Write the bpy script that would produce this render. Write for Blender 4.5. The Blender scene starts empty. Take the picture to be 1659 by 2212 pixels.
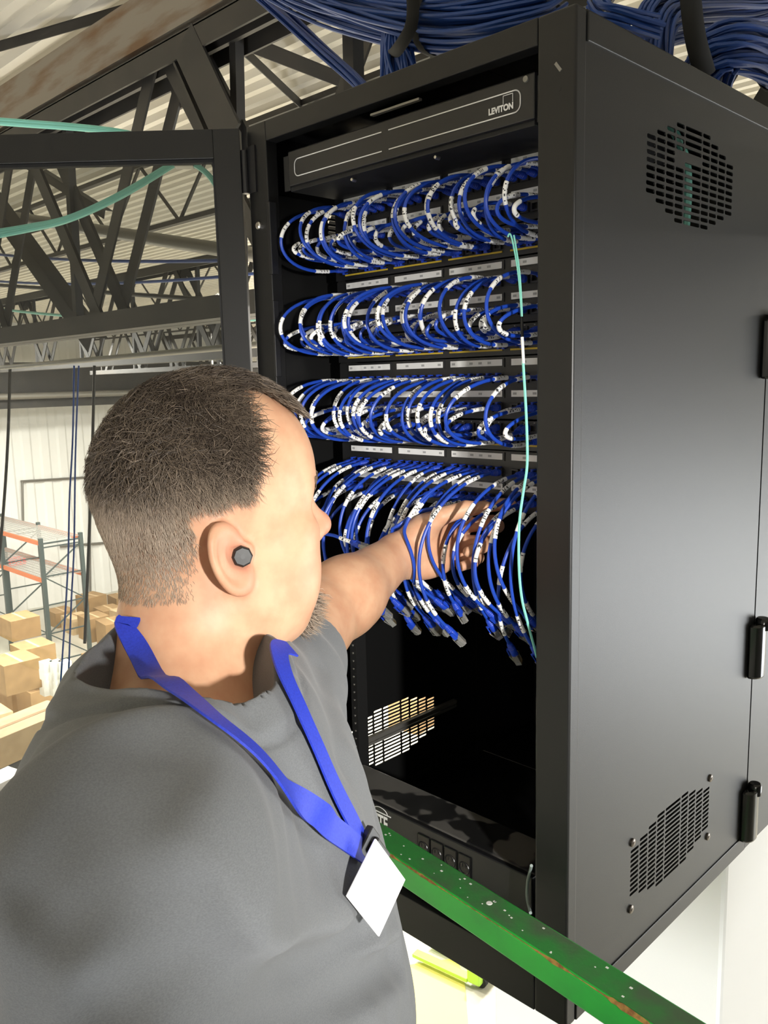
import bpy, bmesh, math, random
import numpy as np
from mathutils import Vector, Matrix
random.seed(7); RNG = np.random.default_rng(7)
SC = bpy.context.scene; COL = SC.collection

# ------------------------------------------------------------------ camera
CAM_F = 1815.136                                   # focal length in pixels of the 1659 x 2212 frame
CAM_C = np.array([0.53823411, -0.85516706, 0.85245453])
YAW, PITCH, ROLL = math.radians(-44.89173116), math.radians(-8.9942998), math.radians(-1.4359947)
FWD = np.array([math.sin(YAW)*math.cos(PITCH), math.cos(YAW)*math.cos(PITCH), math.sin(PITCH)])
_r = np.array([math.cos(YAW), -math.sin(YAW), 0.]); _u = np.cross(_r, FWD)
RIGHT = _r*math.cos(ROLL) + _u*math.sin(ROLL); UPV = -_r*math.sin(ROLL) + _u*math.cos(ROLL)
cam = bpy.data.cameras.new('camera'); cam_o = bpy.data.objects.new('camera', cam); COL.objects.link(cam_o)
cam.sensor_fit = 'VERTICAL'; cam.sensor_height = 36.0; cam.lens = 36.0*CAM_F/2212; cam.clip_start = .02; cam.clip_end = 200
cam_o.matrix_world = Matrix(((RIGHT[0], UPV[0], -FWD[0], CAM_C[0]), (RIGHT[1], UPV[1], -FWD[1], CAM_C[1]), (RIGHT[2], UPV[2], -FWD[2], CAM_C[2]), (0, 0, 0, 1)))
SC.camera = cam_o
def ray(u, v): return FWD + (u - 829.5)/CAM_F*RIGHT - (v - 1106)/CAM_F*UPV
def at_d(u, v, t): return CAM_C + ray(u, v)*t
def at_x(u, v, x): d = ray(u, v); return CAM_C + d*((x - CAM_C[0])/d[0])
def at_y(u, v, y): d = ray(u, v); return CAM_C + d*((y - CAM_C[1])/d[1])
def at_z(u, v, z): d = ray(u, v); return CAM_C + d*((z - CAM_C[2])/d[2])

# ------------------------------------------------------------------ view transform, world, lights
SC.view_settings.view_transform = 'Standard'; SC.view_settings.look = 'None'
SC.view_settings.exposure = 0.0; SC.view_settings.gamma = 1.0; SC.view_settings.use_curve_mapping = False
SC.cycles.use_denoising = True
SC.cycles.max_bounces = 7; SC.cycles.diffuse_bounces = 4; SC.cycles.glossy_bounces = 4
SC.cycles.transmission_bounces = 4; SC.cycles.transparent_max_bounces = 12
SC.cycles.caustics_reflective = False; SC.cycles.caustics_refractive = False
SC.cycles.sample_clamp_indirect = 6
W = bpy.data.worlds.new('world'); SC.world = W; W.use_nodes = True
W.node_tree.nodes['Background'].inputs[0].default_value = (.9, .93, 1, 1)
W.node_tree.nodes['Background'].inputs[1].default_value = .25
FZ = -6.4                                          # warehouse floor, the rack hangs high above it
def area(name, loc, target, size, power, col=(1, .97, .92), size_y=None, spread=180):
    l = bpy.data.lights.new(name, 'AREA'); o = bpy.data.objects.new(name, l); COL.objects.link(o)
    l.energy = power; l.color = col; l.size = size; l.spread = math.radians(spread)
    if size_y: l.shape = 'RECTANGLE'; l.size_y = size_y
    o.location = loc; d = Vector(target) - Vector(loc); o.rotation_euler = d.to_track_quat('-Z', 'Y').to_euler(); return o
def spot(name, loc, target, power, angle, blend, radius, col=(1, .96, .9)):
    l = bpy.data.lights.new(name, 'SPOT'); o = bpy.data.objects.new(name, l); COL.objects.link(o)
    l.energy = power; l.color = col; l.spot_size = math.radians(angle); l.spot_blend = blend; l.shadow_soft_size = radius
    o.location = loc; d = Vector(target) - Vector(loc); o.rotation_euler = d.to_track_quat('-Z', 'Y').to_euler(); return o
# high-bay lamps of the hall, shining down between the trusses
for hx, hy in ((-20, 8), (-14, 10), (-14, 3), (-12, 7), (-20, 1), (-9, 13)):
    area('high_bay_light', (hx, hy, 1.9), (hx, hy, FZ), 1.2, 1750, (1, .95, .86))
area('high_bay_light', (3, 11, 1.9), (3, 11, FZ), 1.2, 900, (1, .95, .86))
area('high_bay_light', (5, -7, 1.9), (5, -7, FZ), 1.2, 300, (1, .95, .86))
# daylight through the dock door on the right, then an added low fill
area('dock_and_fill_light', (9.5, 13.0, -3.2), (0, 2.0, -1.0), 5, 950, (.95, .98, 1), 4)
area('dock_and_fill_light', (2.4, -6.0, -5.3), (-.4, .8, -3.2), 3, 300, (.97, .98, 1), 2, 110)  # added fill that whitens the column; the front wall has no opening
# a work lamp held up at the photographer's right, its beam on the hand
spot('work_lamp', (1.50, -.90, .85), (-.26, -.02, .50), 235, 40, 1., .035, (1, .97, .92))

# ------------------------------------------------------------------ helpers
def tag(o, label=None, cat=None, group=None, kind=None):
    if label: o['label'] = label
    if cat: o['category'] = cat
    if group: o['group'] = group
    if kind: o['kind'] = kind
    return o
def thing(name, label, cat, loc=(0, 0, 0), group=None):
    o = bpy.data.objects.new(name, None); COL.objects.link(o); o.empty_display_size = .05
    o.location = Vector(loc); return tag(o, label, cat, group)
def wloc(o):
    p = np.zeros(3)
    while o is not None: p += np.array(o.location); o = o.parent
    return p
class MB:
    """collects shapes given in world coordinates; build() links them as ONE mesh object"""
    def __init__(s): s.v = []; s.f = []; s.m = []; s.n = 0; s.mi = 0
    def add(s, V, Fc):
        V = np.asarray(V, float); s.v.append(V); b = s.n
        for f in Fc: s.f.append(tuple(int(i) + b for i in f)); s.m.append(s.mi)
        s.n += len(V); return s
    def box(s, lo, hi):
        a, b = np.minimum(lo, hi), np.maximum(lo, hi)
        V = [(x, y, z) for x in (a[0], b[0]) for y in (a[1], b[1]) for z in (a[2], b[2])]
        return s.add(V, [(0, 1, 3, 2), (4, 6, 7, 5), (0, 4, 5, 1), (2, 3, 7, 6), (0, 2, 6, 4), (1, 5, 7, 3)])
    def obox(s, c, ax, half):
        c = np.asarray(c, float); ax = [np.asarray(a, float) for a in ax]
        V = [c + i*half[0]*ax[0] + j*half[1]*ax[1] + k*half[2]*ax[2] for i in (-1, 1) for j in (-1, 1) for k in (-1, 1)]
        F = [(0, 1, 3, 2), (4, 6, 7, 5), (0, 4, 5, 1), (2, 3, 7, 6), (0, 2, 6, 4), (1, 5, 7, 3)]
        if np.dot(np.cross(ax[0], ax[1]), ax[2]) < 0: F = [f[::-1] for f in F]
        return s.add(V, F)
    def bar(s, a, b, w, t, up=(0, 0, 1)):
        """a straight bar from a to b, w across (horizontal-ish), t along up"""
        a = np.asarray(a, float); b = np.asarray(b, float); d = b - a; L = np.linalg.norm(d); d = d/L
        u = np.asarray(up, float); x = np.cross(d, u)
        if np.linalg.norm(x) < 1e-4: x = np.cross(d, (1, 0, 0))
        x = x/np.linalg.norm(x); u = np.cross(x, d)
        return s.obox((a + b)/2, (d, x, u), (L/2, w/2, t/2))
    def angle(s, a, b, w, t, up=(0, 0, 1), side=1):
        """an L-section bar"""
        a = np.asarray(a, float); b = np.asarray(b, float); d = (b - a)/np.linalg.norm(b - a)
        x = np.cross(d, up); x = x/np.linalg.norm(x); u = np.cross(x, d)
        s.bar(a, b, w, t, up); o = x*(w/2 - t/2)*side - u*(w/2)
        return s.bar(a + o, b + o, t, w, up)
    def tube(s, P, r, n=8, cap=True, ry=None, up=None):
        P = np.asarray(P, float); N = len(P); r = np.broadcast_to(r, (N,))
        T = np.gradient(P, axis=0); T /= np.linalg.norm(T, axis=1, keepdims=True) + 1e-12
        u = np.array(up if up is not None else ((0, 0, 1) if abs(T[0][2]) < .9 else (1, 0, 0)), float)
        V = []; a = np.arange(n)/n*2*math.pi
        for i in range(N):
            u = u - T[i]*(u @ T[i]); u /= np.linalg.norm(u) + 1e-12; w = np.cross(T[i], u)
            k = 1 if ry is None else ry
            V.append(P[i] + r[i]*(np.cos(a)[:, None]*u*k + np.sin(a)[:, None]*w))
        F = [(i*n + j, i*n + (j+1) % n, (i+1)*n + (j+1) % n, (i+1)*n + j) for i in range(N-1) for j in range(n)]
        if cap: F += [tuple(range(n))[::-1], tuple((N-1)*n + j for j in range(n))]
        return s.add(np.concatenate(V), F)
    def lathe(s, c, axis, prof, n=16):
        """prof: (distance along axis, radius)"""
        ax = np.asarray(axis, float); ax /= np.linalg.norm(ax); c = np.asarray(c, float)
        return s.tube([c + ax*z for z, _ in prof], [max(r, 1e-4) for _, r in prof], n)
    def prism(s, poly, d):
        """closed flat polygon pushed along d"""
        P = np.asarray(poly, float); d = np.asarray(d, float); n = len(P)
        nv = np.zeros(3)
        for i in range(n): nv += np.cross(P[i], P[(i+1) % n])
        F = [tuple(range(n)), tuple(range(2*n-1, n-1, -1))] + [((i+1) % n, i, n + i, n + (i+1) % n) for i in range(n)]
        if nv @ d > 0: F = [f[::-1] for f in F]
        return s.add(np.vstack([P, P + d]), F)
    def build(s, name, m, parent=None, smooth=False, bevel=0., label=None, seg=2, angle=40):
        o0 = wloc(parent) if parent is not None else np.zeros(3)
        V = np.concatenate(s.v) if s.v else np.zeros((0, 3))
        me = bpy.data.meshes.new(name); loc = np.zeros(3)
        if parent is None and len(V): loc = np.array([(V[:, 0].min() + V[:, 0].max())/2, (V[:, 1].min() + V[:, 1].max())/2, V[:, 2].min()])
        me.from_pydata((V - o0 - loc).tolist(), [], s.f); me.validate()
        ms = m if isinstance(m, (list, tuple)) else [m]
        for q in ms: me.materials.append(q)
        if len(ms) > 1: me.polygons.foreach_set('material_index', s.m[:len(me.polygons)])
        o = bpy.data.objects.new(name, me); COL.objects.link(o)
        if parent is not None: o.parent = parent
        else: o.location = Vector(loc)
        if smooth:
            me.polygons.foreach_set('use_smooth', [True]*len(me.polygons))
            if angle < 180: me.set_sharp_from_angle(angle=math.radians(angle))
        if bevel:
            b = o.modifiers.new('bevel', 'BEVEL'); b.width = bevel; b.segments = seg; b.limit_method = 'ANGLE'; b.angle_limit = math.radians(50)
        if label: o['label'] = label
        return o
def bez(p, n):
    t = np.linspace(0, 1, n)[:, None]; p = [np.asarray(q, float) for q in p]
    return (1-t)**3*p[0] + 3*(1-t)**2*t*p[1] + 3*(1-t)*t*t*p[2] + t**3*p[3]
def spline(P, n=40):
    """Catmull-Rom through the points"""
    P = np.asarray(P, float); Q = np.vstack([2*P[0]-P[1], P, 2*P[-1]-P[-2]]); out = []; k = len(P)-1
    for t in np.linspace(0, k - 1e-6, n):
        i = int(t); f = t - i; a, b, c, d = Q[i:i+4]
        out.append(.5*(2*b + (c-a)*f + (2*a-5*b+4*c-d)*f*f + (-a+3*b-3*c+d)*f**3))
    return np.array(out)
def text_mesh(txt, size, bold=0.0):
    cu = bpy.data.curves.new('lettering', 'FONT'); cu.body = txt; cu.size = size; cu.extrude = .0; cu.offset = bold; cu.align_x = 'CENTER'; cu.align_y = 'CENTER'
    o = bpy.data.objects.new('lettering', cu); COL.objects.link(o); dg = bpy.context.evaluated_depsgraph_get()
    me = o.evaluated_get(dg).to_mesh(); V = np.array([v.co[:] for v in me.vertices]); F = [tuple(p.vertices) for p in me.polygons]
    o.evaluated_get(dg).to_mesh_clear(); bpy.data.objects.remove(o); bpy.data.curves.remove(cu); return V, F
def put_text(mb, txt, size, c, X, Y, bold=0., sx=1.):
    V, F = text_mesh(txt, size, bold); c = np.asarray(c, float)
    mb.add([c + v[0]*sx*np.asarray(X) + v[1]*np.asarray(Y) for v in V], F)

# ------------------------------------------------------------------ materials
def mat(name, base, rough=.5, metal=0., spec=.5, noise=None, bump=None, coat=0., sss=0., trans=0., alpha=1., emit=None, sheen=0.):
    """noise=(scale, second colour, contrast low, contrast high[, (sx,sy,sz)]), bump=(scale, strength, distance[, stretch])"""
    m = bpy.data.materials.new(name); m.use_nodes = True; nt = m.node_tree; b = nt.nodes['Principled BSDF']
    b.inputs['Base Color'].default_value = (*base, 1); b.inputs['Roughness'].default_value = rough; b.inputs['Metallic'].default_value = metal
    b.inputs['Specular IOR Level'].default_value = spec; b.inputs['Coat Weight'].default_value = coat
    b.inputs['Transmission Weight'].default_value = trans; b.inputs['Alpha'].default_value = alpha
    if sss: b.inputs['Subsurface Weight'].default_value = sss; b.inputs['Subsurface Radius'].default_value = (.012, .004, .0025); b.inputs['Subsurface Scale'].default_value = .6
    if sheen: b.inputs['Sheen Weight'].default_value = sheen
    if emit: b.inputs['Emission Color'].default_value = (*emit[0], 1); b.inputs['Emission Strength'].default_value = emit[1]
    tc = nt.nodes.new('ShaderNodeTexCoord')
    def tex(scale, stretch=None, detail=5):
        n = nt.nodes.new('ShaderNodeTexNoise'); n.inputs['Scale'].default_value = scale; n.inputs['Detail'].default_value = detail
        mp = nt.nodes.new('ShaderNodeMapping'); nt.links.new(tc.outputs['Object'], mp.inputs[0])
        if stretch: mp.inputs['Scale'].default_value = stretch
        nt.links.new(mp.outputs[0], n.inputs['Vector']); return n
    if noise:
        n = tex(noise[0], noise[4] if len(noise) > 4 else None)
        r = nt.nodes.new('ShaderNodeValToRGB'); r.color_ramp.elements[0].position = noise[2]; r.color_ramp.elements[1].position = noise[3]
        r.color_ramp.elements[0].color = (*base, 1); r.color_ramp.elements[1].color = (*noise[1], 1)
        nt.links.new(n.outputs[0], r.inputs[0]); nt.links.new(r.outputs[0], b.inputs['Base Color'])
    if bump:
        n = tex(bump[0], bump[3] if len(bump) > 3 else None, 3); bp = nt.nodes.new('ShaderNodeBump')
        bp.inputs['Strength'].default_value = bump[1]; bp.inputs['Distance'].default_value = bump[2]
        nt.links.new(n.outputs[0], bp.inputs['Height']); nt.links.new(bp.outputs[0], b.inputs['Normal'])
    return m
M = {}
M['black_powder'] = mat('black_powder_coat', (.007, .007, .007), .42, spec=.42, bump=(900, .25, .0004))
M['black_paint'] = mat('black_painted_steel', (.010, .010, .010), .5)
M['black_inside'] = mat('black_inner_steel', (.006, .006, .006), .6)
M['black_plastic'] = mat('black_plastic', (.010, .010, .011), .35)
M['gloss_black'] = mat('gloss_black_plastic', (.006, .006, .006), .15)
M['dark_rubber'] = mat('dark_rubber', (.008, .008, .008), .8)
M['screw'] = mat('nickel_screw', (.55, .53, .50), .3, 1.)
M['bronze_screw'] = mat('dark_bronze_screw', (.16, .14, .12), .35, 1.)
M['grey_wall'] = mat('grey_wall_paint', (.16, .16, .16), .7)
M['white_print'] = mat('white_print', (.75, .75, .74), .5)
M['label'] = mat('white_cable_label', (.82, .82, .80), .45)
M['ink'] = mat('black_ink', (.03, .03, .035), .6)
M['strip'] = mat('white_label_strip', (.80, .80, .78), .5)
M['grey_print'] = mat('grey_print', (.38, .38, .38), .6)
M['yellow'] = mat('yellow_strip', (.60, .42, .03), .5)
M['blue'] = mat('blue_cable_jacket', (.012, .058, .42), .38)
M['blue_boot'] = mat('blue_plug_boot', (.010, .050, .45), .45)
M['blue_bundle'] = mat('blue_bundle_jacket', (.016, .060, .26), .42)
M['aqua'] = mat('aqua_fibre_jacket', (.22, .62, .52), .4)
M['grey_cord'] = mat('grey_cord', (.30, .36, .35), .45)
M['jack'] = mat('black_jack', (.015, .015, .018), .4)
M['steel_dark'] = mat('dark_painted_truss_steel', (.022, .021, .020), .55, noise=(3, (.038, .034, .030), .4, .7))
M['steel_rust'] = mat('rust_stained_beam', (.23, .20, .16), .6, noise=(2.2, (.15, .085, .04), .47, .66, (1, 1, 6)))
M['pipe'] = mat('grey_galvanised_pipe', (.24, .23, .21), .4, .6)
M['deck'] = mat('off_white_roof_deck', (.66, .63, .56), .6)
M['wall'] = mat('white_ribbed_wall', (.80, .80, .78), .6)
M['concrete'] = mat('pale_polished_concrete', (.52, .50, .43), .35, noise=(.6, (.46, .44, .37), .35, .7))
M['white'] = mat('white_panel_paint', (.85, .85, .84), .5)
M['floor_yellow'] = mat('yellow_floor_paint', (.70, .62, .16), .5)
M['green'] = mat('green_lift_paint', (.020, .36, .040), .38, noise=(9, (.022, .29, .04), .45, .6), bump=(60, .15, .001))
M['green_worn'] = mat('worn_green_paint', (.030, .19, .040), .5, noise=(14, (.06, .11, .055), .42, .62), bump=(120, .3, .001))
M['rust'] = mat('bare_rusty_edge', (.30, .17, .04), .6, noise=(120, (.16, .07, .02), .4, .6))
M['paint_fleck'] = mat('white_paint_fleck', (.7, .72, .68), .6)
M['orange'] = mat('orange_rack_beam', (.62, .17, .06), .5)
M['rack_post'] = mat('dark_green_grey_rack_post', (.055, .075, .075), .5)
M['wire'] = mat('grey_wire_deck', (.42, .42, .40), .45, .3)
M['carton'] = mat('brown_carton', (.36, .23, .11), .75, noise=(5, (.30, .19, .09), .4, .65))
M['carton_pale'] = mat('pale_carton', (.60, .45, .27), .75, noise=(6, (.52, .38, .22), .4, .65))
M['carton_white'] = mat('white_carton', (.80, .80, .78), .6)
M['dark_wrap'] = mat('dark_wrapped_goods', (.07, .07, .07), .4)
M['lime'] = mat('lime_pallet_jack_paint', (.36, .62, .06), .4)
M['exit_red'] = mat('exit_red', (.8, .05, .04), .5, emit=((1, .08, .05), 1.4))
M['daylight'] = mat('open_dock_daylight', (.8, .8, .8), .5, emit=((.95, .98, 1), 5.))
def glass_mat():
    m = bpy.data.materials.new('smoked_door_glass'); m.use_nodes = True; nt = m.node_tree; nt.nodes.clear()
    out = nt.nodes.new('ShaderNodeOutputMaterial'); mix = nt.nodes.new('ShaderNodeMixShader'); fr = nt.nodes.new('ShaderNodeFresnel')
    tr = nt.nodes.new('ShaderNodeBsdfTransparent'); gl = nt.nodes.new('ShaderNodeBsdfGlossy'); fr.inputs[0].default_value = 1.45
    tr.inputs[0].default_value = (.68, .69, .68, 1); gl.inputs['Roughness'].default_value = .02
    nt.links.new(fr.outputs[0], mix.inputs[0]); nt.links.new(tr.outputs[0], mix.inputs[1]); nt.links.new(gl.outputs[0], mix.inputs[2]); nt.links.new(mix.outputs[0], out.inputs[0]); return m
M['glass'] = glass_mat()
M['clear'] = mat('clear_plug_plastic', (.75, .74, .70), .12, trans=.75, spec=.6)
M['gold'] = mat('gold_contacts', (.75, .5, .15), .3, 1.)
def dust_mat():
    m = mat('dusty_black_steel', (.012, .012, .012), .35); nt = m.node_tree; b = nt.nodes['Principled BSDF']
    tc = nt.nodes.new('ShaderNodeTexCoord'); n = nt.nodes.new('ShaderNodeTexNoise'); n.inputs['Scale'].default_value = 13; n.inputs['Detail'].default_value = 2
    r = nt.nodes.new('ShaderNodeValToRGB'); r.color_ramp.elements[0].position = .44; r.color_ramp.elements[1].position = .47
    r.color_ramp.elements[0].color = (.012, .012, .012, 1); r.color_ramp.elements[1].color = (.10, .097, .09, 1)
    nt.links.new(tc.outputs['Object'], n.inputs['Vector']); nt.links.new(n.outputs[0], r.inputs[0]); nt.links.new(r.outputs[0], b.inputs['Base Color'])
    return m
M['dusty'] = dust_mat()

# ------------------------------------------------------------------ the hall
X0, X1, Y0, Y1, DZ = -27., 13., -14., 19., 2.95
def struct(name, mb, m, **k): return tag(mb.build(name, m, **k), kind='structure')
struct('floor', MB().box((X0, Y0, FZ-.2), (X1, Y1, FZ)), M['concrete'])
def ribbed(p0, along, up, length, height, pitch, depth, nrm_):
    """a ribbed sheet: trapezoid ribs across 'along'"""
    p0, along, up, nv = [np.asarray(a, float) for a in (p0, along, up, nrm_)]
    prof = []; t = 0.
    while t < length - 1e-6:
        for a, d in ((0, 0), (.30, 0), (.42, 1), (.80, 1), (.92, 0)):
            if t + a*pitch < length: prof.append((t + a*pitch, d*depth))
        t += pitch
    prof.append((length, 0)); mb = MB()
    V = [p0 + a*along + d*nv + h*up for h in (0, height) for a, d in prof]; n = len(prof)
    flip = np.dot(np.cross(along, up), nv) < 0
    F = [(i, i+1, n+i+1, n+i) for i in range(n-1)]
    mb.add(V, [f[::-1] for f in F] if flip else F); return mb
struct('ceiling', ribbed((X0, Y0, DZ), (0, 1, 0), (1, 0, 0), Y1-Y0, X1-X0, .165, .05, (0, 0, -1)).box((X0, Y0, DZ+.06), (X1, Y1, DZ+.2)), M['deck'])
struct('wall_left', ribbed((X0, Y0, FZ), (0, 1, 0), (0, 0, 1), Y1-Y0, DZ-FZ, .60, .05, (1, 0, 0)).box((X0-.2, Y0, FZ), (X0-.06, Y1, DZ)), M['wall'])
struct('wall_back', MB().box((X0, Y1, FZ), (5, Y1+.2, DZ)).box((11, Y1, FZ), (X1, Y1+.2, DZ)).box((5, Y1, -1.4), (11, Y1+.2, DZ)), M['wall'])
struct('door_1', MB().box((5, Y1+.15, FZ), (11, Y1+.2, -1.4)), M['daylight'])
struct('wall_right', MB().box((X1, Y0, FZ), (X1+.2, Y1, DZ)), M['grey_wall'])
struct('wall_front', MB().box((X0, Y0-.2, FZ), (X1, Y0, DZ)), M['wall'])
yl = MB()
q = [at_z(872, 2320, FZ), at_z(1020, 2320, FZ), at_z(1003, 2110, FZ), at_z(985, 2070, FZ), at_z(880, 2085, FZ)]
yl.prism([(a[0], a[1], FZ + .001) for a in q], (0, 0, .004)); struct('trim_1', yl, M['floor_yellow'])

# the boxed-in column the cabinet hangs on
c = MB().box((-.73, .797, FZ), (-.114, 1.25, 1.15)); c.build('column', M['white'], bevel=.01)
tag(bpy.data.objects['column'], 'wide white boxed column rising from the floor below the black cabinet', 'column', kind='structure')

# ---- roof trusses, running parallel to the cabinet front
def truss(y, x0, x1, px, zt=2.37, zb=1.19, label='', dx=0.):
    t = thing('roof_truss', label, 'truss', ((x0+x1)/2, y, zb), 'roof trusses')
    a = MB(); a.angle((x0, y-.055, zt), (x1, y-.055, zt), .10, .012).angle((x0, y+.055, zt), (x1, y+.055, zt), .10, .012, side=-1).box((x0, y-.012, zt-.08), (x1, y+.012, zt+.005)); a.build('top_chord', M['steel_dark'], t)
    b = MB(); b.bar((x0, y-.055, zb), (x1, y-.055, zb), .10, .10).bar((x0, y+.055, zb), (x1, y+.055, zb), .10, .10); b.build('bottom_chord', M['steel_dark'], t)
    for k in range(px[0], px[1]):
        xa = -3.05 + 1.62*k + dx; xm = xa - .81
        if x0 < xa < x1:
            MB().prism([(xa-.17, y+.05, zt+.0), (xa+.22, y+.05, zt+.0), (xa+.12, y+.05, zt-.22), (xa-.12, y+.05, zt-.22)], (0, .014, 0)).build('gusset', M['steel_dark'], t)
        for s, lean in ((-1, -.85), (1, .85)):
            A = np.array([xa + s*.06, y, zt-.03]); B = np.array([xa + lean, y, zb+.03])
            if min(A[0], B[0]) < x0 or max(A[0], B[0]) > x1: continue
            w = MB()
            for o in ((-.045, -.06), (.045, .06)) : w.bar(A + (o[1]*1.2, o[0], 0), B + (o[1]*1.2, o[0], 0), .012 if s < 0 else .02, .085, up=(1, 0, .3))
            w.build('web_member', M['steel_dark'], t)
        if x0 < xa-.22 < x1: MB().bar((xa-1.21+.02, y+.03, zt), (xa-1.25, y+.03, zb), .045, .045, up=(1, 0, 0)).build('post', M['steel_dark'], t) if xa-1.25 > x0 else None
    return t
truss(1.46, -12, 2.6, (-6, 4), label='dark steel roof truss nearest the cabinet, seen through the glass door top')
truss(5.2, -16, 6, (-8, 5), label='dark steel roof truss one bay behind the nearest truss', dx=.4)
truss(9.4, -20, 8, (-10, 6), label='dark steel roof truss two bays behind the nearest truss', dx=.9)
truss(13.8, -24, 8, (-13, 6), label='dark steel roof truss farthest back, near the white wall', dx=.2)
# heavy strut from the panel point, crossing behind the cabinet top
hs = MB(); hs.bar(at_y(398, 85, 1.36), at_y(497, 300, 1.36), .17, .014, up=(0, 1, 0)).bar(at_y(372, 95, 1.40), at_y(462, 300, 1.40), .014, .08, up=(0, 1, 0))
tag(hs.build('steel_strut', M['steel_dark']), 'wide dark steel strut slanting down to the top corner of the open door', 'strut')
# roof beam with the rust stain, purlins and bridging
rb = MB(); rb.box((-11, 1.40, 2.43), (3, 1.50, 2.66))
tag(rb.build('roof_beam', M['steel_rust']), 'pale roof channel with a rusty brown stain above the nearest truss', 'beam')
def strut(pts, w, label, name='bridging_bar', group=None, m='steel_dark'):
    mb = MB(); mb.angle(pts[0], pts[1], w, .006); return tag(mb.build(name, M[m]), label, 'strut', group)
strut((at_z(-60, 112, 2.86), at_z(330, -2, 2.86)), .055, 'thin dark strut crossing the pale roof deck at top left')
strut((at_z(488, 72, 2.82), at_z(690, 262, 2.82)), .06, 'dark angle bar sloping down across the deck beside the blue cables')
strut((at_z(480, 62, 2.80), at_z(800, 190, 2.80)), .09, 'dark angle bar fanning toward the hanging blue strand')
strut((at_y(0, 80, 3.9) * (1, 1, 0) + (0, 0, 2.84), at_y(330, 420, 5.0)), .06, 'long dark brace behind the glass, rising to upper left')
strut((at_y(60, 345, 2.6), at_y(235, 455, 2.6)), .07, 'short dark brace behind the glass below the left end of the door rail')
strut((at_y(-40, 380, 2.0), at_y(215, 730, 2.0)), .12, 'broad dark brace at the left edge behind the glass')
for yy in (3.3, 7.3, 11.5, 15.5):
    j = thing('roof_joist', 'dark open-web roof joist crossing the hall, row %d away from the camera' % ([3.3, 7.3, 11.5, 15.5].index(yy)+1), 'joist', (-8, yy, 2.4), 'roof joists')
    MB().box((-24, yy-.03, 2.78), (4, yy+.03, 2.82)).build('top_chord', M['steel_dark'], j); MB().box((-24, yy-.03, 2.22), (4, yy+.03, 2.26)).build('bottom_chord', M['steel_dark'], j)
    w = MB(); xs = np.arange(-24, 4, .6)
    for i in range(len(xs)-1): w.bar((xs[i], yy, 2.8 if i % 2 else 2.24), (xs[i+1], yy, 2.24 if i % 2 else 2.8), .022, .022, up=(0, 1, 0))
    w.build('web_rod', M['steel_dark'], j)
# pipes and conduits behind the door
pp = MB(); pp.tube([at_y(-120, 445, 2.2), at_y(560, 552, 2.2)], .042, 14); tag(pp.build('sprinkler_pipe', M['pipe'], smooth=True), 'large grey pipe running behind the glass door at mid height', 'pipe')
for i, (a, b, y, r, l) in enumerate([((-60, 742), (560, 668), 1.9, .03, 'grey pipe just above the bottom chord behind the door glass'), ((-60, 800), (560, 744), 2.6, .022, 'thin silver pipe beneath the bottom chord behind the door glass'), ((-60, 612), (560, 655), 3.2, .02, 'thin dark conduit high behind the door glass')]):
    p_ = MB(); p_.tube([at_y(*a, y), at_y(*b, y)], r, 10); tag(p_.build('conduit', M['pipe'] if i < 2 else M['steel_dark'], smooth=True), l, 'pipe')
# deep girder whose underside ends above the far white wall
tg = thing('eave_girder', 'deep dark girder with pipes along the top of the far white wall', 'girder', (X0+2.2, 6, .1))
MB().box((X0+2, Y0+.5, 1.5), (X0+2.3, Y1-.5, 1.6)).build('flange', M['steel_dark'], tg); MB().box((X0+2.1, Y0+.5, .26), (X0+2.2, Y1-.5, 1.5)).build('web', M['steel_dark'], tg)
MB().tube([(X0+2.45, Y0+.5, .62), (X0+2.45, Y1-.5, .62)], .10, 10).build('pipe', M['pipe'], tg, smooth=True)
# dark cables and blue cables strung under the trusses, seen through the glass
for i, (a, b, y, sag, m, l) in enumerate([((-80, 540), (560, 560), 2.4, .05, 'blue_bundle', 'blue cable strung level behind the door glass, upper one'), ((-80, 600), (560, 590), 2.8, .07, 'blue_bundle', 'blue cable strung level behind the door glass, lower one'), ((-80, 655), (560, 690), 2.6, .06, 'aqua', 'aqua cable strung low behind the door glass')]):
    A, B = at_y(*a, y), at_y(*b, y); t = np.linspace(0, 1, 24)[:, None]; P = A + (B-A)*t; P[:, 2] -= sag*4*(t*(1-t))[:, 0]
    tag(MB().tube(P, .012, 8).build('strung_cable', M[m], smooth=True), l, 'cable')
def cable(pts, r, m, name, label, cat='cable', n=40, parent=None):
    o = MB().tube(spline(pts, n), r, 8).build(name, M[m], parent, smooth=True)
    return tag(o, label, cat) if parent is None else o
aq = thing('fibre_bundle', 'aqua fibre cables draped in a bend behind the door glass, tied at the top', 'cable', at_d(390, 345, 1.9))
for k in range(3):
    o = np.array([0, 0, .012*k])
    cable([at_d(-60, 520 - 6*k, 2.25), at_d(60, 497 - 4*k, 2.2), at_d(150, 475 - 3*k, 2.1), at_d(260, 425 - 3*k, 2.0), at_d(385, 350 - 2*k, 1.9)], .0065, 'aqua', 'cable', '', parent=aq)
cable([at_d(385, 350, 1.9), at_d(415, 353, 1.9), at_d(450, 378, 1.9), at_d(480, 420, 1.9), at_d(520, 470, 1.9)], .0065, 'aqua', 'cable', '', parent=aq)
MB().obox(at_d(398, 345, 1.9), (RIGHT, FWD, UPV), (.022, .012, .018)).build('saddle_clip', M['pipe'], aq, bevel=.003)
a2 = thing('fibre_bundle', 'two aqua fibre cables passing above the top of the open door', 'cable', at_d(120, 270, 2.0))
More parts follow.
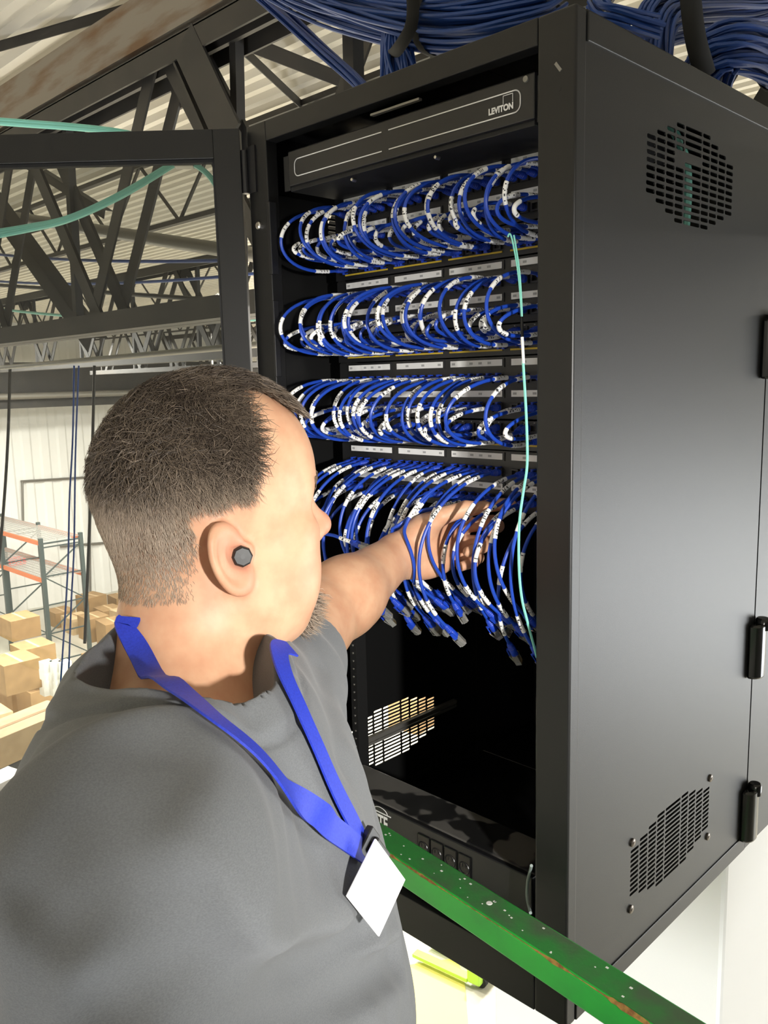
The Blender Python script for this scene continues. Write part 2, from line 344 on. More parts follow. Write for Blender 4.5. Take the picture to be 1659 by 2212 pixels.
for k in range(2): cable([at_d(-60, 255 + 6*k, 2.0), at_d(60, 264 + 6*k, 2.0), at_d(160, 272 + 5*k, 2.0), at_d(255, 283 + 3*k, 2.0), at_d(330, 300, 2.02)], .006, 'aqua', 'cable', '', parent=a2)
# thin hanging rods and cables on the left
for i, (P, r, m, l) in enumerate([
    ([(160, 790), (157, 950), (150, 1080), (146, 1240), (130, 1490)], .010, 'blue_bundle', 'blue cable hanging down in front of the rack, left one of the pair'),
    ([(170, 790), (163, 980), (160, 1180), (154, 1300), (148, 1460)], .010, 'blue_bundle', 'blue cable hanging down in front of the rack, right one of the pair'),
    ([(204, 790), (200, 950), (193, 1150), (183, 1390)], .018, 'steel_dark', 'dark drop rod hanging beside the man\'s head'),
    ([(22, 790), (17, 950), (6, 1120), (-20, 1400)], .018, 'steel_dark', 'dark drop rod hanging at the left edge of the picture')]):
    cable([at_d(u, v, 9. + i*.3) for u, v in P], r, m, 'hanging_cable' if i < 2 else 'drop_rod', l, n=16)
# conduit frame on the far wall
cf = thing('wall_conduit', 'thin grey conduit forming a rectangle on the far white wall', 'conduit', (X0+.1, 9, -2))
for a, b in (((45, 1040), (240, 1028)), ((48, 1040), (50, 1130)), ((192, 1032), (195, 1290)), ((130, 1180), (235, 1172))):
    MB().tube([at_x(*a, X0+.12), at_x(*b, X0+.12)], .04, 8).build('pipe', M['pipe'], cf, smooth=True)
ex = thing('exit_sign', 'small red exit sign on the far wall between the rack posts', 'sign', at_x(36, 1212, X0+.1))
e_ = at_x(36, 1212, X0+.15)
MB().box(e_ - (.04, .30, .14), e_ + (.04, .30, .14)).build('housing', M['exit_red'], ex, bevel=.03)
et = MB(); put_text(et, 'EXIT', .27, e_ + (.045, 0, 0), (0, 1, 0), (0, 0, 1), .004, .8); et.build('lettering', M['white_print'], ex, label='white lettering EXIT')

# ---- pallet racks on the floor far left
def rack(A, B, zt, bays, length, label, levels):
    """A: front post of the right-hand end frame, B: its rear post; runs towards -x"""
    r = thing('pallet_rack', label, 'rack', (A[0]-length*bays/2, (A[1]+B[1])/2, FZ), 'pallet racks')
    d = np.array([B[0]-A[0], B[1]-A[1], 0.])
    for k in range(bays + 1):
        o = np.array([-length*k, 0, 0]); a = np.array([A[0], A[1], 0]) + o; b = a + d
        for p in (a, b): MB().box((p[0]-.05, p[1]-.045, FZ), (p[0]+.05, p[1]+.045, zt)).build('post', M['rack_post'], r)
        br = MB(); zz = np.arange(FZ + .25, zt - .1, .75)
        for i, z in enumerate(zz):
            br.bar((a[0], a[1], z), (b[0], b[1], z), .04, .03)
            if i < len(zz)-1: br.bar((a if i % 2 else b) + (0, 0, z), (b if i % 2 else a) + (0, 0, zz[i+1]), .035, .03)
        br.bar((a[0], a[1], zt-.15), (b[0], b[1], zt-.15), .04, .04)
        br.build('brace', M['rack_post'], r)
    for z in levels:
        for p in ((A[0], A[1]), (A[0]+d[0], A[1]+d[1])):
            MB().box((p[0]-length*bays, p[1]-.03, z-.11), (p[0], p[1]+.03, z)).build('beam', M['orange'], r)
        w = MB(); L = length*bays
        for i in range(int(L/.12)): w.box((A[0]-.12*i-.008, A[1], z), (A[0]-.12*i+.008, A[1]+d[1], z+.012))
        for i in range(9): w.box((A[0]-L, A[1]+d[1]*i/8-.008, z+.004), (A[0], A[1]+d[1]*i/8+.008, z+.016))
        w.build('wire_deck', M['wire'], r)
    return r
ra_A, ra_B = at_z(87, 1163, -2.9), at_z(166, 1149, -2.9)
rack(ra_A, ra_A + (0, 1.05, 0), -2.9, 2, 2.6, 'dark-posted pallet rack with orange beams and bare wire decks on the far left', (-2.98, -3.95))
# cartons on the floor and on the racks
def carton(c, s, label, m='carton', rot=0., group=None, cat='box', name='carton'):
    ca, sa = math.cos(rot), math.sin(rot); X = np.array([ca, sa, 0]); Y = np.array([-sa, ca, 0]); Z = np.array([0, 0, 1.])
    t = thing(name, label, cat, c, group); c = np.asarray(c, float)
    MB().obox(c + Z*s[2]/2, (X, Y, Z), (s[0]/2, s[1]/2, s[2]/2)).build('body', M[m], t, bevel=.006)
    MB().obox(c + Z*(s[2]+.0015), (X, Y, Z), (s[0]/2-.002, .03, .0015)).build('tape', M['carton_pale' if m != 'carton_pale' else 'carton'], t)
    return t
k = 0
for x0_, y0_, ni, nj in ((-20.0, 9.9, 6, 5), (-18.5, 5.2, 5, 2), (-13.2, 11.4, 3, 3)):
    for i in range(ni):
        for j in range(nj):
            k += 1
            if k % 7 == 0: continue
            carton((x0_ - 1.1*j*(1 if ni == 6 else -1), y0_ + 1.02*i, FZ), (.76, .64, .45 + .45*random.random()), 'brown carton in the floor stock beyond the pallet rack posts', 'carton' if k % 4 else 'carton_pale', random.uniform(-.12, .12), 'cartons in the floor stock')
for i in range(4):
    for j in range(3):
        p = at_z(100 + 19*j, 1428 + 17*i, -4.2 - .26*i)
        carton((p[0], p[1], -4.2 - .26*i - .2), (.22, .2, .2), 'small white carton in the tidy white stack beside the rack post', 'carton_white', 0, 'white cartons stacked by the rack post')
for u, v, z, s, l in ((30, 1420, -4.3, (.8, .7, .6), 'brown carton on the rack below the exit sign'), (40, 1330, -4.6, (.8, .7, .5), 'brown carton low behind the leftmost rack post'), (70, 1390, -4.6, (.7, .7, .6), 'brown carton between the two middle rack posts')):
    p = at_z(u, v, z); carton((p[0], p[1], z - s[2]), s, l)
# tall stack nearer the camera at the left edge
p0, p1 = at_z(-20, 1600, -3.0), at_z(135, 1536, -3.0); d_ = (p1-p0)/np.linalg.norm(p1-p0); n_ = np.array([-d_[1], d_[0], 0]); n_ = n_ if n_ @ FWD > 0 else -n_
cc = (p0+p1)/2 + n_*.22
ang = math.atan2(d_[1], d_[0])
carton((cc[0], cc[1], -3.35), (np.linalg.norm(p1-p0)+.3, .52, .35), 'long pale carton lid lying on top of the dark stock at left', 'carton_pale', ang)
MB_ = MB(); MB_.obox(cc + (0, 0, -1.0), (d_, n_, (0, 0, 1)), (.35, .24, .64)); tag(MB_.build('wrapped_stack', M['dark_wrap'], bevel=.02), 'dark wrapped stack of goods beneath the long pale carton', 'stack')
pb = at_z(10, 1712, -3.3); carton((pb[0]-.1, pb[1]-.1, -3.75), (.75, .55, .45), 'open-topped brown carton at the left edge above the door\'s bottom rail', 'carton', ang)
pw = at_z(5, 1690, -3.25); tag(MB().obox(pw + (-.05, 0, .0), (d_, n_, (0, 0, 1)), (.20, .15, .05)).build('paper_pad', M['carton_white'], bevel=.004), 'white paper pad lying on the brown carton at left edge', 'paper')

# pallet jack far below
pj = thing('pallet_jack', 'lime green pallet jack standing on the pale floor far below', 'pallet jack', at_z(1000, 2110, FZ))
g = at_z(1040, 2118, FZ); h = at_z(975, 2088, FZ); d_ = (h-g)/np.linalg.norm(h-g); n_ = np.array([-d_[1], d_[0], 0]); k_ = .8
MB().obox(g + (0, 0, .16), (d_, n_, (0, 0, 1)), (.09, .20, .09)).build('body', M['lime'], pj, bevel=.02)
MB().obox(g + d_*.05 + (0, 0, .30), (d_, n_, (0, 0, 1)), (.05, .06, .07)).build('pump', M['pipe'], pj, bevel=.01)
for s in (-1, 1):
    MB().obox(g + d_*.48 + n_*.15*s + (0, 0, .09), (d_, n_, (0, 0, 1)), (.40, .06, .025)).build('fork', M['lime'], pj, bevel=.01)
    MB().lathe(g - d_*.05 + n_*(.09*s-.03) + (0, 0, .08), n_, [(0, .08), (.06, .08)], 16).build('wheel', M['dark_rubber'], pj, smooth=True)
hb = MB(); hb.tube(spline([g + (0, 0, .3), g - d_*.10 + (0, 0, .6), g - d_*.2 + (0, 0, .9)], 10), .016, 8).tube([g - d_*.2 - n_*.13 + (0, 0, .92), g - d_*.2 + n_*.13 + (0, 0, .92)], .014, 8); hb.build('handle', M['black_plastic'], pj, smooth=True)

# ------------------------------------------------------------------ the rack cabinet (front at y=0, right side at x=0, bottom at z=0)
CW, CD, CH = .60, .5838, 1.2509
cab = thing('rack_cabinet', 'tall black wall-mount rack cabinet with its front door swung open', 'cabinet', (-.3, .3, 0))
def perf(mb, lo, hi, vents, to3, th):
    """thin sheet lo..hi in (s,t) with slotted vents; to3(s,t,depth)"""
    def rect(s0, t0, s1, t1):
        if s1 - s0 < 1e-5 or t1 - t0 < 1e-5: return
        P = [to3(s, t, d) for d in (0, th) for s, t in ((s0, t0), (s1, t0), (s1, t1), (s0, t1))]
        mb.add(P, [(0, 1, 2, 3), (7, 6, 5, 4), (0, 4, 5, 1), (1, 5, 6, 2), (2, 6, 7, 3), (3, 7, 4, 0)])
    def cell(s0, t0, s1, t1, gs, gt):
        a, b, c, d = s0+gs, t0+gt, s1-gs, t1-gt; r = min((d-b)*.48, (c-a)*.3)
        inner = [(a+r, b), (c-r, b), (c-r*.3, b+r*.3), (c, (b+d)/2), (c-r*.3, d-r*.3), (c-r, d), (a+r, d), (a+r*.3, d-r*.3), (a, (b+d)/2), (a+r*.3, b+r*.3)]
        outer = [(a+r, t0), (c-r, t0), (s1, t0), (s1, (b+d)/2), (s1, t1), (c-r, t1), (a+r, t1), (s0, t1), (s0, (b+d)/2), (s0, t0)]
        n = 10; P = [to3(*p, dd) for dd in (0, th) for p in outer + inner]
        F = []
        for i in range(n):
            j = (i+1) % n
            F += [(i, j, n+j, n+i), (2*n+j, 2*n+i, 3*n+i, 3*n+j), (n+i, n+j, 3*n+j, 3*n+i)]
        mb.add(P, F)
    t_prev = lo[1]
    for v in sorted(vents, key=lambda q: q['t']):
        rows = max(v['rows']); tb, tt = v['t'] - rows*v['p']/2, v['t'] + rows*v['p']/2
        rect(lo[0], t_prev, hi[0], tb); s = v['s0']; rect(lo[0], tb, s, tt)
        for k, (w, nr) in enumerate(zip(v['w'], v['rows'])):
            c0, c1 = v['t'] - nr*v['p']/2, v['t'] + nr*v['p']/2
            rect(s, tb, s+w, c0); rect(s, c1, s+w, tt)
            for i in range(nr):
                if (k, i) in v.get('solid', ()): rect(s, c0+i*v['p'], s+w, c0+(i+1)*v['p'])
                else: cell(s, c0+i*v['p'], s+w, c0+(i+1)*v['p'], .0013, v['p']*.2)
            s += w
        rect(s, tb, hi[0], tt); t_prev = tt
    rect(lo[0], t_prev, hi[0], hi[1])
W9 = (.0262, .0262, .0262, .0262, .0524, .0262, .0262, .0262, .0262)
low = dict(t=.146, s0=.163, w=W9, rows=(10, 12, 14, 16, 16, 16, 14, 12, 10), p=.0074)
high = dict(t=1.111, s0=.163, w=W9, rows=(8, 10, 12, 14, 14, 14, 12, 10, 8), p=.0092, solid={(3, 9), (3, 8), (4, 9)})
def side(xo, sgn, name):
    mb = MB(); perf(mb, (.004, .030), (CD-.003, CH-.034), [low, high], lambda s, t, d: (xo - sgn*d, s, t), .002)
    return mb.build(name, M['black_powder'], cab)
side(0, 1, 'side_panel'); side(-CW, -1, 'side_panel')
f = MB()
f.box((-CW, 0, 0), (-CW+.048, .022, CH)); f.build('front_post', M['black_powder'], cab, bevel=.0015)
f = MB(); f.box((-.050, 0, 0), (.0005, .022, CH)); f.build('front_post', M['black_powder'], cab, bevel=.003, seg=3)
f = MB(); f.box((-CW+.048, 0, CH-.030), (-.050, .022, CH)); f.build('top_rail', M['black_powder'], cab, bevel=.0015)
f = MB(); f.box((-CW+.048, 0, 0), (-.050, .022, .062)); f.build('bottom_rail', M['black_powder'], cab, bevel=.0015)
# folded edges of top and bottom, seen on the right side
f = MB(); f.box((-CW, .022, CH-.006), (-.18, .30, CH)).box((-.18, .022, CH-.006), (0, .30, CH)).box((-CW, .30, CH-.006), (-.46, .50, CH)).box((-.10, .30, CH-.006), (0, .50, CH)).box((-CW, .50, CH-.006), (0, CD, CH))
f.box((-.004, .0225, CH-.034), (.002, CD-.003, CH-.002)).box((-CW-.002, .0225, CH-.034), (-CW+.004, CD-.003, CH-.002)); f.build('top_panel', M['black_powder'], cab, bevel=.0012)
f = MB(); f.box((-CW, .0225, 0), (0, CD, .005)).box((-.004, .0225, .001), (.002, CD-.003, .030)).box((-CW-.002, .0225, .001), (-CW+.004, CD-.003, .030)); f.build('bottom_panel', M['black_powder'], cab, bevel=.0012)
# swing-out rear box with a seam between
f = MB(); f.box((-CW, CD+.002, .0), (0, CD+.21, .005)).box((-CW, CD+.002, CH-.005), (0, CD+.21, CH)).box((-.003, CD+.002, .005), (0, CD+.21, CH-.005)).box((-.006, CD-.02, .005), (-.0035, CD+.02, CH-.005)).box((-CW+.0035, CD-.02, .005), (-CW+.006, CD+.02, CH-.005)).box((-CW, CD+.002, .005), (-CW+.003, CD+.21, CH-.005)).box((-CW, CD+.205, .005), (0, CD+.21, CH-.005)); f.build('rear_box', M['black_powder'], cab)
for zc in (.885, .375, .072):
    h = MB(); n = 14; pr = [(.001, -.006), (.001, .006)]
    w = .046; yv = np.linspace(-w/2, w/2, n)
    prof = [(.0 + .020*math.sqrt(max(0, 1-(abs(y)/(w/2))**2.6)), y) for y in yv]
    h.prism([(a, .580+y, zc-.048) for a, y in prof], (0, 0, .096)); hh = h.build('hinge', M['gloss_black'], cab, smooth=True, bevel=.004)
    MB().lathe((.012, .588, zc+.036), (0, 0, 1), [(0, .0115), (.018, .0115), (.021, .009)], 14).build('hinge_pin', M['gloss_black'], hh, smooth=True)
for y, z in ((.167, .194), (.423, .196), (.421, .094), (.166, .091)):
    MB().lathe((0, y, z), (1, 0, 0), [(0, .0062), (.0025, .0062), (.0035, .0048)], 12).lathe((.003, y, z), (1, 0, 0), [(0, .0025), (.0012, .0022)], 6).build('screw', M['bronze_screw'], cab, smooth=True)
# small slot, hole and bolts on the front posts
MB().obox((-.022, -.0004, CH-.060), ((.8, 0, .6), (0, 1, 0), (-.6, 0, .8)), (.0018, .0006, .006)).build('slot', M['pipe'], cab)
MB().lathe((-.021, .0002, CH-.083), (0, -1, 0), [(0, .0032), (.0004, .003)], 12).build('hole', M['black_inside'], cab)
MB().lathe((-.576, 0, 1.098), (0, -1, 0), [(0, .006), (.004, .006), (.006, .004)], 12).build('bolt', M['screw'], cab, smooth=True)
MB().box((-.552, -.004, 1.02), (-.545, .010, 1.13)).build('latch_plate', M['black_plastic'], cab, bevel=.001)
MB().box((-.552, -.003, .86), (-.547, .008, .98)).build('latch_plate', M['black_plastic'], cab, bevel=.001)
# mounting rails with their screws
for x in (-.541, -.075):
    MB().box((x, .132, .065), (x+.016, .134, CH-.03)).box((x if x < -.3 else x+.014, .134, .065), (x+.002 if x < -.3 else x+.016, .17, CH-.03)).build('mounting_rail', M['black_paint'], cab)
    sc = MB()
    for i in range(33): sc.lathe((x+.008, .132, .085 + i*.0148), (0, -1, 0), [(0, .0021), (.0008, .0021), (.0012, .0012)], 8)
    sc.build('threaded_hole', M['screw'], cab)
MB().box((-.585, .12, .150), (-.575, .47, .156)).box((-.585, .12, .158), (-.575, .47, .166)).build('side_brace', M['pipe'], cab)
for x, y, z in ((-.012, .20, .28), (-.012, .20, .262)): MB().lathe((x, y, z), (-1, 0, 0), [(0, .006), (.008, .005)], 10).build('bolt', M['screw'], cab, smooth=True)

# ---- the glass door, swung open by 135 degrees on the left post
door_d = np.array([-RIGHT[0], -RIGHT[1], 0]); door_d /= np.linalg.norm(door_d); door_n = np.cross(door_d, (0, 0, 1))
HP = np.array([-CW-.004, -.004, 0])
def dp(s, z, n=0.): return HP + s*door_d + n*door_n + (0, 0, z)
DW = .598; fr = MB()
for s0, s1, z0, z1 in ((.004, .046, .004, CH-.004), (DW-.046, DW, .004, CH-.004), (.046, DW-.046, CH-.048, CH-.004), (.046, DW-.046, .004, .030)):
    fr.obox(dp((s0+s1)/2, (z0+z1)/2), (door_d, door_n, (0, 0, 1)), ((s1-s0)/2, .011, (z1-z0)/2))
door = fr.build('door', M['black_powder'], cab, bevel=.001, label='open door frame of black steel')
MB().obox(dp(DW/2, CH/2 - .009), (door_d, door_n, (0, 0, 1)), (DW/2-.044, .002, CH/2-.038)).build('glass_pane', M['glass'], door, label='smoked glass pane')
g = MB()
for s0, s1, z0, z1 in ((.046, .050, .03, CH-.048), (DW-.050, DW-.046, .03, CH-.048), (.046, DW-.046, CH-.053, CH-.048), (.046, DW-.046, .030, .034)):
    g.obox(dp((s0+s1)/2, (z0+z1)/2), (door_d, door_n, (0, 0, 1)), ((s1-s0)/2, .006, (z1-z0)/2))
g.build('gasket', M['dark_rubber'], door)
for z in (.10, 1.17):
    hg = MB(); hg.lathe((-CW-.001, -.006, z-.02), (0, 0, 1), [(0, .006), (.065, .006)], 12).box((-CW+.001, -.003, z-.02), (-CW+.022, .0, z+.05)); hg.build('hinge', M['black_plastic'], door, smooth=True)

# ---- fibre enclosure at the top
en = thing('fibre_enclosure', 'black drawer unit with a long white outline printed on its face, topmost in the rack', 'network equipment', (-.30, .1, 1.148))
EZ0, EZ1 = 1.150, 1.202
MB().box((-.525, .024, EZ0-.006), (-.070, .40, EZ1+.002)).build('chassis', M['black_inside'], en, bevel=.001)
MB().box((-.522, .018, EZ0), (-.066, .026, EZ1)).build('front_cover', M['black_plastic'], en, bevel=.002)
for x in (-.538, -.066): MB().box((x, .022, EZ0-.004), (x+.014, .026, EZ1-.004)).build('ear', M['black_paint'], en, bevel=.001)
ol = MB(); zc = (EZ0+EZ1)/2 - .001; hh = .0125; y0 = .0176
def stroke(pts, w):
    pts = np.asarray(pts)
    for a, b in zip(pts[:-1], pts[1:]):
        d = b-a; L = np.linalg.norm(d); d = d/L; n = np.array([-d[1], d[0]])*w/2; e = d*w*.25
        ol.prism([(p[0], y0, p[1]) for p in (a-n-e, b-n+e, b+n+e, a+n-e)], (0, -.0004, 0))
def arc(cx, cz, r, a0, a1, n=10): return [(cx+r*math.cos(a), cz+r*math.sin(a)) for a in np.linspace(a0, a1, n)]
def halfring(x_in, x_out, sg):
    r = .0085
    p = [(x_in, zc+hh)] + [(x_out - sg*r + sg*r*math.cos(a), zc+hh-r + r*math.sin(a)) for a in np.linspace(math.pi/2, 0, 7)] + [(x_out - sg*r + sg*r*math.cos(a), zc-hh+r + r*math.sin(a)) for a in np.linspace(0, -math.pi/2, 7)] + [(x_in, zc-hh)]
    stroke(p, .0014)
halfring(-.318, -.506, -1); halfring(-.304, -.086, 1)
for a, b in (((-.111, zc+.001), (-.111, zc+.010)), ((-.111, zc+.010), (-.097, zc+.010)), ((-.097, zc+.010), (-.097, zc+.001))): stroke([a, b], .0007)
put_text(ol, 'LEVITON', .0098, (-.1145, .0172, zc-.0040), (1, 0, 0), (0, 0, 1), .0005, .94)
ol.build('printed_outline', M['white_print'], en, label='white outline and lettering')
for x in (-.385, -.225): MB().lathe((x, .03, EZ0-.012), (0, -1, 0), [(0, .003), (.006, .003), (.008, .002)], 10).build('thumb_screw', M['screw'], en, smooth=True)
MB().lathe((-.078, .018, EZ1-.006), (0, -1, 0), [(0, .004), (.002, .0035)], 12).build('latch', M['pipe'], en, smooth=True)
MB().obox((-.285, .012, CH-.040), ((1, 0, 0), (0, 1, 0), (0, 0, 1)), (.045, .003, .0014)).build('lip', M['pipe'], cab)

# ---- patch panels, switches
T0, TP = .745, .1345
def jx(g, i): return -.30 + (g-1.5)*.112 + (i-2.5)*.0168
jm = MB(); jm.box((-.0062, -.002, -.0062), (.0062, .004, -.004)).box((-.0062, -.002, .004), (.0062, .004, .0062)).box((-.0062, -.002, -.004), (-.0042, .004, .004)).box((.0042, -.002, -.004), (.0062, .004, .004)).box((-.0042, .002, -.004), (.0042, .004, .004))
def proto(mb, m, **k):
    o = mb.build('proto', m, None, **k); me = o.data; off = np.array(o.location)
    me.transform(Matrix.Translation(Vector(off))); bpy.data.objects.remove(o); return me
JACK = proto(jm, M['jack'])
def inst(me, name, parent, loc, R=None, label=None):
    o = bpy.data.objects.new(name, me); COL.objects.link(o); o.parent = parent; l = Vector(np.asarray(loc) - wloc(parent))
    if R is not None:
        o.matrix_local = Matrix.Translation(l) @ Matrix([list(r) for r in R]).to_4x4()
    else: o.location = l
    if label: o['label'] = label
    return o
ORD = ['fourth from the top, above the hanging plugs', 'third from the top', 'second from the top', 'topmost of the four']
for k in range(4):
    T = T0 + k*TP
    p = thing('patch_bay', 'black patch bay with white label strips, ' + ORD[k], 'patch bay', (-.30, .13, T-.089), 'patch bays')
    MB().box((-.541, .130, T-.088), (-.059, .133, T)).box((-.515, .133, T-.08), (-.085, .20, T-.008)).build('faceplate', M['black_plastic'], p)
    for r in range(2):
        zs = T - (.008, .052)[r]; zj = T - (.031, .072)[r]
        for g in range(4):
            xg = -.30 + (g-1.5)*.112
            MB().box((xg-.051, .1285, zs-.0062), (xg+.051, .1305, zs+.0062)).build('label_holder', M['black_plastic'], p)
            s = MB(); s.box((xg-.048, .1275, zs-.0045), (xg+.048, .1290, zs+.0045)); s.mi = 1
            for i in range(6):
                if i % 2 == (r + g) % 2 or i == 3: s.box((jx(g, i)-.003, .1272, zs-.0016), (jx(g, i)+.003, .1276, zs+.0016))
            s.build('label_strip', [M['strip'], M['grey_print']], p, label='white label strip')
            for i in range(6): inst(JACK, 'jack', p, (jx(g, i), .128, zj))
SWL = {1: 'lowest of the three', 2: 'middle of the three', 3: 'topmost of the three'}
for k in (1, 2, 3):
    T = T0 + k*TP
    p = thing('network_switch', 'slim black network switch with yellow edge stripes, ' + SWL[k], 'network switch', (-.30, .13, T-.1335), 'network switches')
    MB().box((-.541, .128, T-.1325), (-.059, .131, T-.0905)).box((-.52, .131, T-.1325), (-.08, .36, T-.0905)).build('chassis', M['black_plastic'], p)
    led = MB()
    for g in range(4):
        xg = -.30 + (g-1.5)*.112
        MB().box((xg-.049, .1265, T-.1262), (xg+.049, .1282, T-.1238)).build('yellow_stripe', M['yellow'], p, label='yellow edge stripe')
        for i in range(6):
            for z in (T-.1005, T-.1155): inst(JACK, 'port', p, (jx(g, i), .1265, z))
            led.box((jx(g, i)-.0012, .1272, T-.0935), (jx(g, i)+.0012, .1282, T-.0922))
    led.build('indicator', M['grey_print'], p)

# ---- power unit lying at the bottom
up = thing('power_supply', 'flat black power unit with white LITE lettering, at the bottom of the rack', 'power supply', (-.30, .05, .066))
UZ = .160
MB().box((-.515, .055, .068), (-.085, .132, UZ)).build('case', M['dusty'], up, bevel=.002)
MB().box((-.515, .045, .068), (-.085, .0552, UZ-.001)).build('front_panel', M['black_plastic'], up, bevel=.002)
t_ = MB(); put_text(t_, 'LITE', .033, (-.386, .0446, .131), (1, 0, 0), (0, 0, 1), .0009, .60)
t_.box((-.43, .0440, .1475), (-.360, .0450, .1490)).box((-.43, .0440, .1140), (-.360, .0450, .1155))
t_.tube([(-.384 + .016*math.cos(a), .0448, .1482 + .009*math.sin(a)) for a in np.linspace(0, math.pi, 16)], .0006, 4)
t_.build('lettering', M['white_print'], up, label='white LITE lettering with two rules and an arc')
for i in range(4):
    x = -.30 + .0275*i + .012
    o_ = MB(); o_.box((x-.0125, .0425, .104), (x+.0125, .0460, .146)); oo = o_.build('outlet', M['gloss_black'], up, bevel=.002)
    MB().tube([(x + .0095*math.cos(a), .0422, .125 + .0095*math.sin(a)) for a in np.linspace(0, 2*math.pi, 20)], .0011, 5).box((x-.004, .0418, .126), (x-.0028, .0424, .131)).box((x+.0028, .0418, .126), (x+.004, .0424, .131)).build('socket', M['black_plastic'], oo, smooth=False)
MB().box((-.53, .03, .063), (-.07, .15, .067)).build('shelf', M['black_paint'], cab)
cable([at_y(1148, 1870, .0), at_y(1140, 1905, .03), at_y(1139, 1940, .03), at_y(1146, 1972, .0)], .0022, 'grey_cord', 'thin_cord', 'thin grey cord looping at the right post near the bottom of the rack', n=14)
# aqua strand seen through the upper side vent
cable([(-.04, .290, 1.20), (-.022, .312, 1.15), (-.018, .318, 1.11), (-.018, .316, 1.06), (-.02, .31, 1.00), (-.03, .29, .9)], .006, 'aqua', 'fibre_strand', 'aqua strand hanging inside the cabinet behind the upper side vent', n=14)
# ------------------------------------------------------------------ implicit surfaces (for the person)
def v3(*a): return np.array(a, float)
def nrm(a):
    a = np.asarray(a, float); return a / np.linalg.norm(a)
def sd_ell(p, c, r, M=None):
    q = p - c
    if M is not None: q = q @ M.T
    r = np.asarray(r, float)
    k0 = np.linalg.norm(q / r, axis=-1); k1 = np.linalg.norm(q / (r * r), axis=-1) + 1e-9
    return k0 * (k0 - 1) / k1
def sd_cap(p, a, b, ra, rb):
    a = np.asarray(a, float); b = np.asarray(b, float); ab = b - a
    t = np.clip(((p - a) @ ab) / max(ab @ ab, 1e-12), 0, 1)
    return np.linalg.norm(p - a - t[..., None] * ab, axis=-1) - (ra + t * (rb - ra))
def smin(a, b, k):
    h = np.maximum(k - np.abs(a - b), 0) / k
    return np.minimum(a, b) - h * h * k * .25
def smax(a, b, k): return -smin(-a, -b, k)
def mesh_sdf(fn, lo, hi, h, B=12, slack=.02):
    """surface nets on a sparse grid: returns vertices and quads"""
    lo = np.asarray(lo, float); hi = np.asarray(hi, float)
    nb = np.ceil((hi - lo) / (h * B)).astype(int); n = nb * B + 1
    G = np.empty(n, np.float32)
    ax = [lo[i] + (np.arange(nb[i]) + .5) * h * B for i in range(3)]
    cen = np.stack(np.meshgrid(*ax, indexing='ij'), -1).reshape(-1, 3)
    dc = fn(cen); rad = h * B * .87 * 1.25 + slack
    idx = np.stack(np.unravel_index(np.arange(len(cen)), nb), 1)
    for (i, j, k), d in zip(idx, dc):
        if abs(d) > rad: G[i*B:i*B+B+1, j*B:j*B+B+1, k*B:k*B+B+1] = .05 if d > 0 else -.05
    loc = np.stack(np.meshgrid(*[np.arange(B + 1)] * 3, indexing='ij'), -1).reshape(-1, 3)
    act = idx[np.abs(dc) <= rad]
    for s in range(0, len(act), 40):
        blk = act[s:s+40]
        P = lo + (blk[:, None, :] * B + loc[None]) * h
        D = fn(P.reshape(-1, 3)).reshape(len(blk), B+1, B+1, B+1)
        for (i, j, k), d in zip(blk, D): G[i*B:i*B+B+1, j*B:j*B+B+1, k*B:k*B+B+1] = d
    S = G < 0
    c = sum(S[i:n[0]-1+i, j:n[1]-1+j, k:n[2]-1+k].astype(np.int8) for i in (0, 1) for j in (0, 1) for k in (0, 1))
    cell = np.argwhere((c > 0) & (c < 8))
    vid = -np.ones(n - 1, np.int64); vid[tuple(cell.T)] = np.arange(len(cell))
    corner = np.array([(i, j, k) for i in (0, 1) for j in (0, 1) for k in (0, 1)])
    val = np.stack([G[tuple((cell + q).T)] for q in corner], 1)
    acc = np.zeros((len(cell), 3)); cnt = np.zeros(len(cell))
    for a in range(8):
        for b in range(a + 1, 8):
            if np.abs(corner[a] - corner[b]).sum() == 1:
                m = (val[:, a] < 0) != (val[:, b] < 0)
                t = np.where(m, val[:, a] / np.where(m, val[:, a] - val[:, b], 1), 0)
                acc += m[:, None] * (corner[a] + t[:, None] * (corner[b] - corner[a])); cnt += m
    V = lo + (cell + acc / cnt[:, None]) * h
    e = h * .5
    for _ in range(2):
        d = fn(V); g = np.stack([fn(V + np.eye(3)[i] * e) - fn(V - np.eye(3)[i] * e) for i in range(3)], 1) / (2 * e)
        V = V - np.clip(d / (np.sum(g * g, 1) + .05), -h, h)[:, None] * g * .8
    Q = []
    for axis in range(3):
        o1, o2 = [(1, 2), (2, 0), (0, 1)][axis]
        sl0 = [slice(1, n[i] - 1) for i in range(3)]; sl0[axis] = slice(0, n[axis] - 1)
        sl1 = list(sl0); sl1[axis] = slice(1, n[axis])
        a = S[tuple(sl0)]; b = S[tuple(sl1)]
        e_ = np.argwhere(a != b); flip = a[tuple(e_.T)]
        off = np.ones(3, int); off[axis] = 0
        e_ = e_ + off
        u1 = np.zeros(3, int); u1[o1] = 1; u2 = np.zeros(3, int); u2[o2] = 1
        q = np.stack([vid[tuple((e_ - w).T)] for w in (0 * u1, u1, u1 + u2, u2)], 1)
        q[~flip] = q[~flip][:, ::-1]
        Q.append(q)
    Q = np.concatenate(Q); Q = Q[(Q >= 0).all(1)]
    return V, Q

